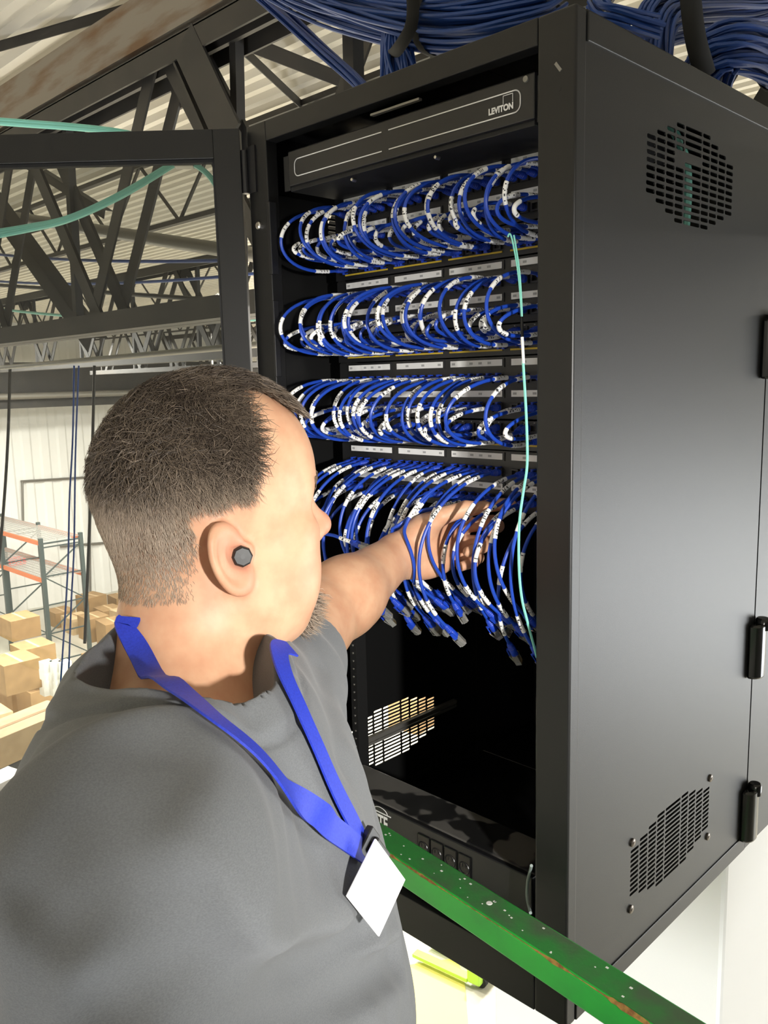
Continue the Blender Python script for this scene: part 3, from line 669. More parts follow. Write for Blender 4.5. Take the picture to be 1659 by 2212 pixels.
HEAD_AZ, HEAD_PITCH, HEAD_ROLL = 12, 7, 0
EAR_R = at_d(519, 1200, .69)
TORSO_AZ = 54
BELLY = (.112, .18, .20)
R_SH = at_d(290, 1890, .49)
L_SH = at_d(585, 1510, .84)
NECK_BASE = at_d(385, 1500, .72)
L_WRIST = at_y(850, 1205, -.02)
L_ELBOW = at_d(652, 1360, 1.02)
R_ELBOW = np.array(R_SH) + (.02, -.03, -.30)
R_WRIST = np.array(R_ELBOW) + (.10, .0, -.24)
L_HAND_DIR = (.25, .88, .17)
L_PALM = (.75, -.65, .0)
R_HAND_DIR = (.35, .1, -.9)
R_PALM = (-.7, .6, .0)
NECK_OPEN_A = at_d(384, 1466, .63)
NECK_OPEN_B = at_d(420, 1280, .70)
NECK_OPEN_R = .0715
# ------------------------------------------------------------------ the person: landmarks and implicit body
def basis(az, pitch=0., roll=0.):
    az, pitch, roll = map(math.radians, (az, pitch, roll))
    f = v3(math.sin(az)*math.cos(pitch), math.cos(az)*math.cos(pitch), math.sin(pitch))
    l = nrm(np.cross(v3(0, 0, 1), f)); u = np.cross(f, l)
    l, u = l*math.cos(roll) + u*math.sin(roll), u*math.cos(roll) - l*math.sin(roll)
    return f, l, u
HF, HL, HU = basis(HEAD_AZ, HEAD_PITCH, HEAD_ROLL)
HM = np.stack([HF, HL, HU])                     # world -> head
HO = v3(*EAR_R) + .074 * HL                     # midpoint between the ear canals
TF, TL, TU = basis(TORSO_AZ)
TM = np.stack([TF, TL, TU])
def hw(x, y, z): return HO + x*HF + y*HL + z*HU
def tw(o, x, y, z): return o + x*TF + y*TL + z*TU

def ear_part(q, side):
    """q in head frame; side=+1 left, -1 right"""
    s = q * v3(1, side, 1)
    # ear plane leans: top further back and out
    c = v3(-.008, .075, .004)
    ca, sa = math.cos(.22), math.sin(.22)
    r = s - c
    # rotate about y so the long axis leans back
    x = r[:, 0]*ca + r[:, 2]*sa; z = -r[:, 0]*sa + r[:, 2]*ca; y = r[:, 1]
    # splay
    y = y + .42 * (x - .012)
    x2 = x + .006
    R = np.sqrt((x2/.0150)**2 + ((z)/.0255)**2) + 1e-6
    rim = np.sqrt(((R - 1)*.018)**2 + (y - .004)**2) - .0046
    plate = np.maximum((R - 1)*.017, np.abs(y + .001) - .0035)
    lobe = sd_ell(np.stack([x, y, z], 1), v3(.002, .0, -.0235), (.008, .005, .009))
    anti = np.sqrt(((np.sqrt(((x2-.003)/.009)**2 + ((z-.001)/.0145)**2) - 1)*.009)**2 + (y - .003)**2) - .0032
    tragus = sd_ell(np.stack([x, y, z], 1), v3(.013, .004, -.004), (.006, .005, .008))
    d = smin(rim, plate, .006); d = smin(d, lobe, .008); d = smin(d, anti, .004); d = smin(d, tragus, .005)
    d = smax(d, -sd_ell(np.stack([x, y, z], 1), v3(.004, .008, -.004), (.009, .008, .010)), .004)
    return d

def head_sdf(p):
    q = (p - HO) @ HM.T
    qs = q * v3(1, 1, 1); ay = np.abs(q[:, 1]); qa = np.stack([q[:, 0], ay, q[:, 2]], 1)
    d = sd_ell(q, v3(.010, 0, .060), (.089, .077, .083))
    d = smin(d, sd_ell(q, v3(.036, 0, .056), (.070, .067, .070)), .03)      # forehead block
    d = smin(d, sd_ell(q, v3(-.020, 0, .028), (.055, .064, .060)), .04)     # back of the skull
    d = smin(d, sd_ell(q, v3(.040, 0, -.022), (.061, .062, .064)), .035)    # face
    d = smin(d, sd_cap(qa, v3(.002, .058, -.040), v3(.050, .022, -.081), .018, .016), .035)  # jaw
    d = smin(d, sd_ell(q, v3(.056, 0, -.081), (.020, .026, .019)), .025)    # chin
    d = smin(d, sd_ell(q, v3(.020, 0, -.076), (.038, .042, .022)), .04)     # fleshy under-chin
    d = smin(d, sd_ell(qa, v3(.044, .045, -.038), (.033, .022, .038)), .03)  # full cheeks
    d = smin(d, sd_ell(qa, v3(.060, .046, .002), (.020, .018, .014)), .025)  # cheekbone
    d = smin(d, sd_cap(qa, v3(.088, .010, .036), v3(.072, .048, .037), .010, .009), .02)     # brow ridge
    d = smax(d, -sd_ell(qa, v3(.093, .032, .019), (.017, .018, .012)), .016)  # eye socket
    d = smin(d, sd_ell(qa, v3(.0715, .0315, .0185), (.0135, .0135, .0125)), .004)  # eyeball under lids
    d = smin(d, sd_cap(qa, v3(.083, .018, .025), v3(.076, .044, .021), .0038, .003), .006)   # upper lid
    d = smin(d, sd_cap(q, v3(.088, 0, .028), v3(.113, 0, -.008), .008, .0105), .014)         # nose bridge to tip
    d = smin(d, sd_ell(q, v3(.113, 0, -.012), (.012, .012, .0105)), .008)
    d = smin(d, sd_ell(qa, v3(.100, .012, -.015), (.011, .0075, .009)), .007)                 # nostril wings
    d = smax(d, -sd_ell(qa, v3(.106, .006, -.023), (.005, .003, .004)), .003)
    d = smin(d, sd_ell(q, v3(.083, 0, -.045), (.016, .028, .022)), .018)                       # mouth mound
    d = smin(d, sd_cap(qa, v3(.0975, 0, -.044), v3(.085, .022, -.047), .0048, .0025), .006)   # upper lip
    d = smin(d, sd_cap(qa, v3(.0960, 0, -.055), v3(.085, .020, -.051), .0055, .0025), .006)   # lower lip
    d = smax(d, -sd_cap(qa, v3(.106, 0, -.0495), v3(.090, .022, -.0495), .0018, .001), .003)
    d = smin(d, ear_part(q, -1), .006)
    d = smin(d, ear_part(q, 1), .006)
    return d

NECK_LO = v3(*NECK_BASE)
def neck_sdf(p):
    top = hw(-.008, 0, -.030)
    d = sd_cap(p, top, NECK_LO, .055, .058)
    d = smin(d, sd_cap(p, hw(.000, 0, -.066), NECK_LO + .012*TF - .020*TU, .032, .036), .04)
    d = smin(d, sd_cap(p, hw(-.022, 0, -.01), NECK_LO, .038, .040), .05)
    return d

RS, LS = v3(*R_SH), v3(*L_SH)
MID = (RS + LS) / 2
def torso_core(p):
    d = sd_ell(p, tw(MID, .000, 0, -.110), (.108, .185, .190), TM)        # chest
    d = smin(d, sd_ell(p, tw(MID, .030, 0, -.33), BELLY, TM), .10)     # belly
    d = smin(d, sd_cap(p, LS + .01*TU, NECK_LO - .02*TU, .052, .056), .06)  # trapezius
    d = smin(d, sd_cap(p, RS + .01*TU, NECK_LO - .02*TU, .058, .056), .06)
    d = smin(d, sd_ell(p, tw(MID, -.055, 0, -.06), (.070, .15, .14), TM), .06)   # upper back
    return d
LE, LW = v3(*L_ELBOW), v3(*L_WRIST)
RE, RW = v3(*R_ELBOW), v3(*R_WRIST)
def arms_sdf(p):
    d = sd_cap(p, LS, LE, .060, .052)
    d = smin(d, sd_cap(p, LE, LE + .45*(LW - LE), .049, .049), .03)
    d = smin(d, sd_cap(p, LE + .40*(LW - LE), LW, .048, .031), .02)
    r = sd_cap(p, RS, RE, .060, .050)
    r = smin(r, sd_cap(p, RE, RE + .4*(RW - RE), .047, .046), .03)
    r = smin(r, sd_cap(p, RE + .35*(RW - RE), RW, .046, .030), .02)
    return np.minimum(d, r)

# hands: a = towards the fingers, n = out of the palm, t = towards the thumb
def hand_chains(W, a, n, t, spec, thumb, S=1.):
    out = []
    spec = [(o*S, f*S, [L*S for L in l], c, r*S) for o, f, l, c, r in spec]; thumb = [(L*S, v) for L, v in thumb]
    for k, (off, fwd, lens, curls, r0) in enumerate(spec):
        P = W + fwd*a + off*t; ang = 0; pts = [P - .052*a*.9 - off*.35*t, P]
        for L, c in zip(lens, curls):
            ang += math.radians(c); P = P + L*(math.cos(ang)*a + math.sin(ang)*n); pts.append(P)
        out.append((pts, r0))
    P = W + .022*a + .020*t + .010*n; pts = [P]
    for L, dvec in thumb:
        P = P + L*nrm(dvec[0]*a + dvec[1]*n + dvec[2]*t); pts.append(P)
    out.append((pts, .0112))
    return out
def hand_sdf(p, W, a, n, t, chains, S=1.):
    p = W + (p - W)/S; chains = [([W + (q - W)/S for q in pts], r0/S) for pts, r0 in chains]
    M = np.stack([a, t, n])
    d = sd_ell(p, W + .050*a + .001*t, (.052, .041, .0165), M)
    d = smin(d, sd_cap(p, W, W + .03*a, .027, .025), .02)
    d = smin(d, sd_ell(p, W + .040*a + .024*t + .010*n, (.030, .017, .015), M), .014)    # thenar
    d = smin(d, sd_ell(p, W + .040*a - .026*t + .008*n, (.036, .014, .014), M), .014)    # heel on the little finger side
    dd = None
    for pts, r0 in chains:
        f = None; R = [r0*1.02, r0*1.06, r0*.97, r0*.90, r0*.76][:len(pts)]
        if len(pts) == 4: R = [r0*1.25, r0*1.15, r0*1.0, r0*.78]
        for i in range(len(pts) - 1):
            s = sd_cap(p, pts[i], pts[i+1], R[i], R[i+1]); f = s if f is None else smin(f, s, .003)
        d1 = smin(d, f, .010)
        dd = d1 if dd is None else smin(dd, f, .002); dd = np.minimum(dd, d1)
    return dd * S
la = nrm(v3(*L_HAND_DIR)); ln = v3(*L_PALM); ln = nrm(ln - la*(ln @ la)); lt = np.cross(ln, la)
L_CH = hand_chains(LW + .012*la, la, ln, lt, [
    (.030, .092, (.044, .026, .021), (30, 36, 26), .0092),
    (.010, .096, (.047, .030, .022), (52, 62, 38), .0095),
    (-.011, .092, (.043, .028, .022), (66, 74, 42), .0090),
    (-.030, .084, (.034, .021, .019), (72, 72, 40), .0080)],
    [(.046, (.75, .50, .45)), (.033, (.92, .35, .05)), (.028, (.95, .25, -.2))], 1.1)
ra = nrm(v3(*R_HAND_DIR)); rn = v3(*R_PALM); rn = nrm(rn - ra*(rn @ ra)); rt = np.cross(ra, rn)
R_CH = hand_chains(RW + .012*ra, ra, rn, rt, [
    (.030, .092, (.044, .026, .021), (22, 28, 18), .0092),
    (.010, .096, (.047, .030, .022), (26, 30, 20), .0095),
    (-.011, .092, (.043, .028, .022), (30, 32, 22), .0090),
    (-.030, .084, (.034, .021, .019), (32, 34, 22), .0080)],
    [(.046, (.75, .45, .5)), (.033, (.9, .3, .2)), (.028, (.95, .25, .0))])
def bounded(fn, c, R, m=.07):
    def g(p):
        d = np.linalg.norm(p - c, axis=-1) - R; k = d < m
        if k.any(): d[k] = fn(p[k])
        return d
    return g
_head = bounded(head_sdf, hw(.01, 0, .025), .150)
_lhand = bounded(lambda p: hand_sdf(p, LW + .012*la, la, ln, lt, L_CH, 1.1), LW + .10*la, .14)
_rhand = bounded(lambda p: hand_sdf(p, RW + .012*ra, ra, rn, rt, R_CH), RW + .10*ra, .14)
def body_sdf(p):
    d = _head(p)
    d = smin(d, neck_sdf(p), .030)
    d = smin(d, torso_core(p) + .030, .035)
    a = arms_sdf(p)
    d = smin(d, a, .025)
    d = smin(d, _lhand(p), .014)
    d = smin(d, _rhand(p), .014)
    return d

# ---- the shirt as an implicit surface
def sstep(x, a, b): t = np.clip((x-a)/(b-a), 0, 1); return t*t*(3-2*t)
def trace(u, v, fn, t0=.3, t1=2.2):
    d = ray(u, v); d = d/np.linalg.norm(d); t = t0
    for _ in range(120):
        p = CAM_C + d*t; s = float(fn(p[None])[0])
        if s < .0004: return p
        t += max(s*.75, .0006)
        if t > t1: return None
def grad(fn, P, e=.002):
    P = np.atleast_2d(P); g = np.stack([fn(P + np.eye(3)[i]*e) - fn(P - np.eye(3)[i]*e) for i in range(3)], 1)
    return g/(np.linalg.norm(g, axis=1, keepdims=True) + 1e-9)
SLV_R, SLV_L = RS + 1.02*(RE - RS), LS + .58*(LE - LS)
FOLDS = [  # pixel polylines of folds on the shirt, (points, half width, height)
    ([(425, 1960), (436, 2040), (445, 2110), (440, 2200)], .012, -.012),
    ([(250, 2190), (330, 2150), (430, 2130), (560, 2140), (690, 2085), (800, 2015), (865, 1960)], .015, -.036),
    ([(480, 2060), (600, 2060), (720, 2000), (800, 1940)], .034, .010),
    ([(520, 2180), (640, 2145), (760, 2090), (850, 2030)], .011, .010),
    ([(470, 2225), (600, 2195), (740, 2140), (865, 2065)], .013, -.034),
    ([(330, 1600), (285, 1690), (255, 1790), (265, 1900), (330, 2010), (420, 2110)], .026, -.034),
    ([(180, 1740), (120, 1820), (60, 1930)], .014, -.016),
    ([(120, 2000), (230, 1960), (300, 1990)], .014, -.018),
    ([(350, 1640), (420, 1760), (500, 1900), (520, 2010)], .040, .004),
    ([(690, 1440), (720, 1540), (740, 1640)], .016, -.005),
    ([(560, 1560), (640, 1700), (700, 1850)], .020, -.004),
    ([(640, 1480), (720, 1650), (770, 1760)], .012, .0025),
    ([(820, 1790), (842, 1812)], .007, .006)]
def neck_hole(p):
    a = v3(*NECK_OPEN_A); b = v3(*NECK_OPEN_B); return sd_cap(p, a, b, NECK_OPEN_R, NECK_OPEN_R*.93)
def shirt_base(p):
    d = torso_core(p) - .010
    d = smin(d, sd_ell(p, tw(MID, .015, 0, -.50), (.118, .18, .20), TM), .08)
    r = sd_cap(p, RS, SLV_R, .080, .078); r = smax(r, ((p - SLV_R) @ nrm(RE - RS)) - .0, .006)
    l = sd_cap(p, LS, SLV_L, .070, .066); l = smax(l, ((p - SLV_L) @ nrm(LE - LS)) - .0, .006)
    d = smin(d, r, .045); d = smin(d, l, .03)
    return smax(d, -.06 - p[:, 2], .01)
FPTS = []
for pts, w, hgt in FOLDS:
    q = [trace(u, v, shirt_base) for u, v in pts]; q = [x for x in q if x is not None]
    if len(q) >= 2: FPTS.append((spline(q, 14), w, hgt))
def shirt_sdf(p):
    d = shirt_base(p)
    m = np.abs(d) < .05
    if m.any():
        P = p[m]; add = np.zeros(len(P))
        for S_, w, hgt in FPTS:
            dd = np.full(len(P), 9.)
            for a, b in zip(S_[:-1], S_[1:]): dd = np.minimum(dd, sd_cap(P, a, b, 0, 0))
            add += hgt*np.exp(-(dd/w)**2)
        add += .0022*np.sin(P @ v3(38, 21, 30) + 2*np.sin(P @ v3(14, -19, 9)))*np.sin(P @ v3(-11, 17, 24)) + .0010*np.sin(P @ v3(90, -60, 40) + 3*np.sin(P @ v3(20, 25, -18)))
        h = neck_hole(P); add += .0022*(1 - sstep(h, .021, .024)) - .0022*np.exp(-((h - .026)/.0030)**2)
        d[m] = d[m] - add
    d = smax(d, -neck_hole(p), .004)
    return d
def drape_proxy(p):
    """what a ribbon round the neck lies on: shirt outside the collar, skin inside it"""
    h = sstep(neck_hole(p), -.030, -.008)
    return smin(shirt_base(p) + .026*(1-h) - .0050*h, neck_sdf(p), .03)

# ------------------------------------------------------------------ patch cords
def text_tube(P, r, parent):
    """a white sleeve with broken dark marks round the cord"""
    mb = MB(); n = 10; mb.tube(P, r, n, cap=True); N = len(P); m = []
    for i in range(N-1):
        on = 2 <= i < N-3 and random.random() < .42
        for j in range(n): m.append(1 if on and j not in (0, 3, 6) and random.random() < .45 else 0)
    mb.m = m + [0, 0]
    return mb.build('label', [M['label'], M['ink']], parent, smooth=True, label='white printed label sleeve')
bm_ = MB(); bm_.lathe((0, 0, 0), (0, 0, 1), [(0, .0030), (.002, .0034)] + [(.003 + .0028*i + q, .0036 + .00035*i + (.0007 if 0 < q < .002 else 0)) for i in range(4) for q in (0, .0006, .0014, .0021)] + [(.0145, .0052), (.026, .0056), (.027, .005)], 10)
bm_.box((-.0015, .0046, .013), (.0015, .0080, .0155)).box((-.0025, .0068, .0135), (.0025, .0082, .026))
BOOT = proto(bm_, M['blue_boot'], smooth=True)
pm_ = MB(); pm_.box((-.0056, -.0042, .025), (.0056, .0040, .0445)).box((-.0030, .0040, .040), (.0030, .0052, .0445)).add([(-.0028, .0042, .043), (.0028, .0042, .043), (.0022, .0082, .028), (-.0022, .0082, .028), (-.0028, .0052, .043), (.0028, .0052, .043), (.0022, .0092, .028), (-.0022, .0092, .028)], [(0, 1, 2, 3), (7, 6, 5, 4), (0, 4, 5, 1), (1, 5, 6, 2), (2, 6, 7, 3), (3, 7, 4, 0)])
PLUG = proto(pm_, M['clear'])
cm_ = MB()
for i in range(8): cm_.box((-.0042+.0011*i, -.0043, .036), (-.0042+.0011*i+.0005, -.0036, .0445))
CONT = proto(cm_, M['gold'])
def frame_along(d, up):
    z = nrm(d); x = np.cross(up, z)
    if np.linalg.norm(x) < 1e-3: x = np.array([1., 0, 0])
    x = nrm(x); y = np.cross(z, x); return np.stack([x, y, z], 1)
def push_off(P, clear=.0045):
    """drapes a cord around the hand and forearm it would otherwise pass through"""
    m = np.where((P[:, 1] < .118))[0]
    for _ in range(4):
        Q = P[m]; d = body_sdf(Q); near = d < clear
        if not near.any(): break
        e = .002; g = np.stack([body_sdf(Q + np.eye(3)[i]*e) - body_sdf(Q - np.eye(3)[i]*e) for i in range(3)], 1); g /= np.linalg.norm(g, axis=1, keepdims=True) + 1e-9
        g = g + np.array([.5, -.35, 0]); g /= np.linalg.norm(g, axis=1, keepdims=True)
        P[m[near]] += g[near]*(clear - d[near])[:, None]*1.3
        Q2 = P.copy(); P[1:-1] = .5*P[1:-1] + .25*(Q2[:-2] + Q2[2:])
    return P
CR = .0025
def cut(P, L, s0, s1, n=6):
    s = np.linspace(s0, s1, n); return np.stack([np.interp(s, L, P[:, i]) for i in range(3)], 1)
def cord(P, label, group, plug_end, labels, start=True):
    P = push_off(np.array(P)); L = np.concatenate([[0], np.cumsum(np.linalg.norm(np.diff(P, axis=0), axis=1))])
    c = thing('patch_cable', label, 'patch cable', P[0], group)
    MB().tube(P, CR, 8).build('jacket', M['blue'], c, smooth=True)
    for s in labels:
        s = s if s >= 0 else L[-1] + s
        text_tube(cut(P, L, s, s + .0265, 20), CR*1.22, c)
    if start: inst(BOOT, 'boot', c, P[0] + nrm(P[1]-P[0])*.018, frame_along(P[0]-P[1], np.array([0, 0, 1.])))
    d = nrm(P[-1]-P[-2])
    if plug_end is not None:
        R = frame_along(d, plug_end); inst(BOOT, 'boot', c, P[-1] - d*.004, R); inst(PLUG, 'plug', c, P[-1] - d*.004, R, 'clear plastic plug'); inst(CONT, 'contacts', c, P[-1] - d*.004, R)
    else: inst(BOOT, 'boot', c, P[-1] - d*.018, frame_along(d, np.array([0, 0, -1.])))
    return c
NTH = ['first', 'second', 'third', 'fourth', 'fifth', 'sixth', 'seventh', 'eighth', 'ninth', 'tenth', 'eleventh', 'twelfth', 'thirteenth', 'fourteenth', 'fifteenth', 'sixteenth', 'seventeenth', 'eighteenth', 'nineteenth', 'twentieth', 'twenty-first', 'twenty-second', 'twenty-third', 'twenty-fourth']
ROWN = {1: 'lowest looped row', 2: 'middle looped row', 3: 'top looped row'}
rnd = random.Random(11)
for k in (3, 2, 1):
    T = T0 + k*TP
    for c in range(24):
        g, i = divmod(c, 6)
        for r in range(2):
            if rnd.random() < (.06 if c < 20 else .35 if k < 3 else .12): continue
            zs = T - (.031, .072)[r]; ze = T - ((.1155, .1005)[r])
            xs = jx(g, i); xe = min(max(xs + rnd.gauss(-.004, .010), -.515), -.075)
            reach = (.165 + rnd.uniform(-.018, .022)) if r == 0 else (.150 + rnd.uniform(-.03, .02))
            drift = rnd.gauss(-.008, .012)
            P = bez([(xs, .126, zs), (xs + drift*.6, .126-reach, zs + (.020 if r == 0 else .006) + rnd.uniform(-.008, .008)), (xe + drift*1.3, .126 - reach*rnd.uniform(.92, 1.08), ze - .030 + rnd.uniform(-.010, .008)), (xe, .124, ze)], 30)
            P[:, 0] = np.clip(P[:, 0], -.549, -.058)
            LL = np.linalg.norm(np.diff(P, axis=0), axis=1).sum(); m = LL*rnd.uniform(.30, .50)
            cord(P, 'blue cable looping from the %s %s jack from the left, %s' % (NTH[c], ('upper', 'lower')[r], ROWN[k]), 'looped blue patch cords, ' + ROWN[k], None, [.032 + rnd.uniform(0, .006)] + ([m, m + rnd.uniform(.033, .05)] if rnd.random() < .3 else [m]) + [-.058 - rnd.uniform(0, .006)])
# the lowest row: cords hang free, their plugs dangling
for c in range(24):
    g, i = divmod(c, 6)
    for r in range(2):
        if rnd.random() < (.14 if c > 11 else .12): continue
        xs = jx(g, i); zs = T0 - (.031, .072)[r]; z0 = zs
        dx = rnd.gauss(-.020, .012); drop = (.205 if r == 0 else .165) + rnd.uniform(-.03, .03); f = (.128 if r == 0 else .105) + rnd.uniform(-.02, .015)
        P = bez([(xs, .126, zs), (xs + dx*.3, .126 - f*.85, zs + .004), (xs + dx*1.2, .126 - f*1.42, zs - drop*.52), (xs + dx + rnd.gauss(.008, .012), .126 - f*.62 + rnd.uniform(-.02, .03), zs - drop)], 34)
        P[:, 0] = np.clip(P[:, 0], -.549, -.058)
        cord(P, 'blue cable hanging loose from the %s %s jack from the left' % (NTH[c], ('upper', 'lower')[r]), 'loose hanging patch cords', np.array([rnd.gauss(0, 1), -1, rnd.gauss(0, .5)]), [.034 + rnd.uniform(0, .010), .105 + rnd.uniform(-.015, .02), -.045 - rnd.uniform(0, .012)])
P = spline([(-.500, .126, .70), (-.49, .06, .675), at_y(690, 1140, -.01), at_y(725, 1158, -.03), at_y(762, 1172, -.035)], 26)
cord(P, 'blue patch cord reaching sideways above the wrist, its plug pointing at the hand', 'loose hanging patch cords', np.array([0, -1., .3]), [.04, -.030])

# aqua fibre strand in front of the right-hand jacks
af = thing('fibre_strand', 'thin aqua fibre strand hanging down in front of the right ends of the panels', 'fibre cable', at_y(1128, 1000, .02))
A1 = [(1097, 512), (1101, 505), (1107, 520), (1118, 580), (1124, 640), (1127, 690)]; A2 = [(1110, 508), (1114, 530), (1122, 585), (1126, 640), (1128, 690)]
for A in (A1, A2): MB().tube(spline([at_y(u, v, .004) for u, v in A], 24), .0011, 6).build('fibre', M['aqua'], af, smooth=True)
MB().tube([at_y(1127, 684, .004), at_y(1128, 728, .004)], .0019, 8).build('sleeve', M['gloss_black'], af, smooth=True)
MB().tube([at_y(1128, 728, .004), at_y(1131, 785, .004)], .0019, 8).build('sleeve', M['label'], af, smooth=True, label='white sleeve')
MB().tube(spline([at_y(u, v, y) for u, v, y in ((1130, 780, .004), (1137, 900, .006), (1139, 1000, .008), (1131, 1060, .006), (1122, 1130, .002), (1121, 1220, .0), (1127, 1290, .004), (1140, 1345, .012), (1160, 1420, .03))], 40), .0018, 6).build('fibre', M['aqua'], af, smooth=True)

# ------------------------------------------------------------------ blue cable bundles above the cabinet
def bundle(path, rad, n, label, r=.0038, flat=1., fan=None, straps=(), name='cable_bundle'):
    Pc = spline(path, 26); t = thing(name, label, 'cable bundle', Pc[len(Pc)//2], 'blue cable bundles')
    T = np.gradient(Pc, axis=0); T /= np.linalg.norm(T, axis=1, keepdims=True); up = np.array([0, 0, 1.]) if abs(T[0][2]) < .8 else np.array([0, 1., 0])
    X = np.cross(T, up); X /= np.linalg.norm(X, axis=1, keepdims=True); Y = np.cross(X, T); s = np.linspace(0, 1, len(Pc))
    for k in range(n):
        R = math.sqrt((k + .5)/n); a = k*2.39996; ph, fr = rnd.uniform(0, 6), rnd.uniform(.5, 1.3)
        w = rad*(1 if fan is None else np.interp(s, [0, 1], fan))
        aa = a + .5*np.sin(fr*3*s + ph); rr = R*w*(1 + .10*np.sin(fr*5*s + ph*2))
        P = Pc + (rr*np.cos(aa))[:, None]*X + (rr*np.sin(aa)*flat)[:, None]*Y
        MB().tube(P, r, 6).build('cable', M['blue_bundle'], t, smooth=True)
    for q in straps:
        i = int(q*(len(Pc)-1)); c = Pc[i]; ring = [c + (rad*1.10)*(math.cos(a)*X[i] + flat*math.sin(a)*Y[i]) for a in np.linspace(0, 2*math.pi, 28)]
        MB().tube(ring, .010, 8, ry=.25, up=X[i]).build('strap', M['dark_rubber'], t, smooth=True)
    return t
bundle([at_y(430, -190, .42), at_y(560, -85, .42), at_y(680, -20, .42), at_y(800, 18, .42), at_y(920, 42, .42), at_y(1020, 46, .42), at_y(1110, 30, .44), at_y(1180, -10, .5)], .052, 90, 'thick blue cable bundle sagging over the front of the cabinet top', straps=(.60,))
bundle([at_y(850, 60, .40), at_y(852, 120, .40), at_y(860, 200, .40), at_y(866, 300, .40)], .050, 40, 'short fan of blue cables dropping from the sagging bundle into the cabinet', fan=(.55, 1.25), flat=.5)
bundle([at_y(535, -40, .5), at_y(610, 30, .5), at_y(690, 105, .5), at_y(770, 175, .5), at_y(830, 240, .5)], .016, 14, 'thin blue strand slanting down left of the cabinet top', fan=(1.2, .8))
bundle([at_x(1760, -40, -.22), at_x(1640, 12, -.22), at_x(1540, 22, -.22), at_x(1450, 34, -.22), at_x(1408, 62, -.22), at_x(1398, 150, -.22)], .042, 50, 'blue cable bundle arching down into the rear of the cabinet top', straps=(.15,))
bundle([at_x(1800, 250, -.10), at_x(1720, 165, -.10), at_x(1650, 116, -.10), at_x(1590, 100, -.10), at_x(1545, 118, -.12), at_x(1530, 190, -.16)], .042, 50, 'blue cable bundle bending down behind the cabinet at right edge of the photo', straps=(.3,))
bundle([at_y(1290, 0, .45), at_y(1310, 32, .42), at_y(1350, 45, .44), at_y(1420, 60, .5)], .018, 12, 'small blue bundle lying along the right edge of the cabinet top')
# black cable runway and straps
rw = thing('cable_runway', 'black steel cable runway above the cabinet carrying the blue bundles', 'cable runway', (-.5, .55, 1.33))
A = at_y(762, 72, .62); 
MB().bar(A, A + (1.35, .0, -.02), .012, .035).build('side_bar', M['black_paint'], rw)
MB().bar(A + (0, .28, .02), A + (1.35, .28, 0), .012, .035).build('side_bar', M['black_paint'], rw)
for i in range(5): MB().bar(A + (.08 + .3*i, 0, -.01), A + (.08 + .3*i, .28, .01), .025, .012).build('rung', M['black_paint'], rw)
MB().bar(A + (.0, 0, .01), (A[0]-.005, A[1], 1.02), .035, .035, up=(0, 1, 0)).build('post', M['black_paint'], rw)
MB().lathe(A + (-.005, 0, .008), (0, 0, 1), [(0, .022), (.008, .022)], 8).build('collar', M['pipe'], rw)
st = MB(); st.tube(spline([at_x(1488, -60, -.06), at_x(1494, 20, -.06), at_x(1504, 90, -.06), at_x(1525, 165, -.06)], 16), .016, 8, ry=.3, up=FWD)
tag(st.build('hanging_strap', M['dark_rubber'], smooth=True), 'wide black strap hanging between the two right-hand blue bundles', 'strap')
st = MB(); st.tube(spline([at_y(884, -60, .32), at_y(892, 10, .32), at_y(886, 62, .32), at_y(858, 108, .34), at_y(846, 118, .40)], 18), .011, 8, ry=.35, up=FWD)
tag(st.build('hanging_strap', M['dark_rubber'], smooth=True), 'black strap curving round the sagging bundle over the cabinet front', 'strap')

# ------------------------------------------------------------------ the green lift basket
bk = thing('lift_basket', 'green painted lift basket with worn top rail between the man and the cabinet', 'lift', (.1, -.5, -.9))
RZ = .200; RA, RB = at_z(850, 1792, RZ), at_z(1480, 2180, RZ); rd = (RB-RA)/np.linalg.norm(RB-RA); rn = np.array([rd[1], -rd[0], 0]); rn = rn if rn[1] < 0 else -rn
RWID, RHT = .046, .036
CA = RA - rd*((RA[0] + .575)/rd[0]); CB = RA + rd*1.45
def railbar(a, b, nv, nm='rail'):
    c0 = MB(); d = nrm(b-a); c0.obox((a+b)/2 + nv*RWID/2 - (0, 0, RHT/2), (d, nv, (0, 0, 1)), (np.linalg.norm(b-a)/2, RWID/2, RHT/2)); return c0.build(nm, M['green'], bk, bevel=.003)
top = railbar(CA, CB, rn, 'top_rail')
w_ = MB(); w_.obox((CA+CB)/2 + rn*RWID/2 + (0, 0, .0004), (rd, rn, (0, 0, 1)), (np.linalg.norm(CB-CA)/2, RWID/2-.004, .0006)); w_.build('worn_top', M['green_worn'], top, label='worn top face with scuffed paint')
e_ = MB(); L_ = np.linalg.norm(CB-CA); k_ = int(L_/.006); ed = nrm(rn + (0, 0, 1)); w1 = np.cross(rd, ed); V_ = []
for i in range(k_):
    c_ = CA + rd*(L_*i/(k_-1)) + rn*(RWID-.0010) - (0, 0, .0010); w = .0004 + .0011*max(0, math.sin(i*.37) + math.sin(i*.11+1) + random.uniform(-.6, .9))
    V_ += [c_ + ed*.0006 + w1*w, c_ + ed*.0006 - w1*w, c_ - ed*.002 - w1*w, c_ - ed*.002 + w1*w]
e_.add(V_, [(4*i+j, 4*i+(j+1) % 4, 4*i+4+(j+1) % 4, 4*i+4+j) for i in range(k_-1) for j in range(4)])
e_.build('bare_edge', M['rust'], top, label='bare rusty edge where the paint is worn')
fl = MB()
for i in range(70): c_ = CA + rd*random.uniform(.25, L_-.3) + rn*random.uniform(.005, RWID-.008) + (0, 0, .001); q = random.uniform(.0006, .0017); fl.obox(c_, (rd, rn, (0, 0, 1)), (q, q*.8, .0003))
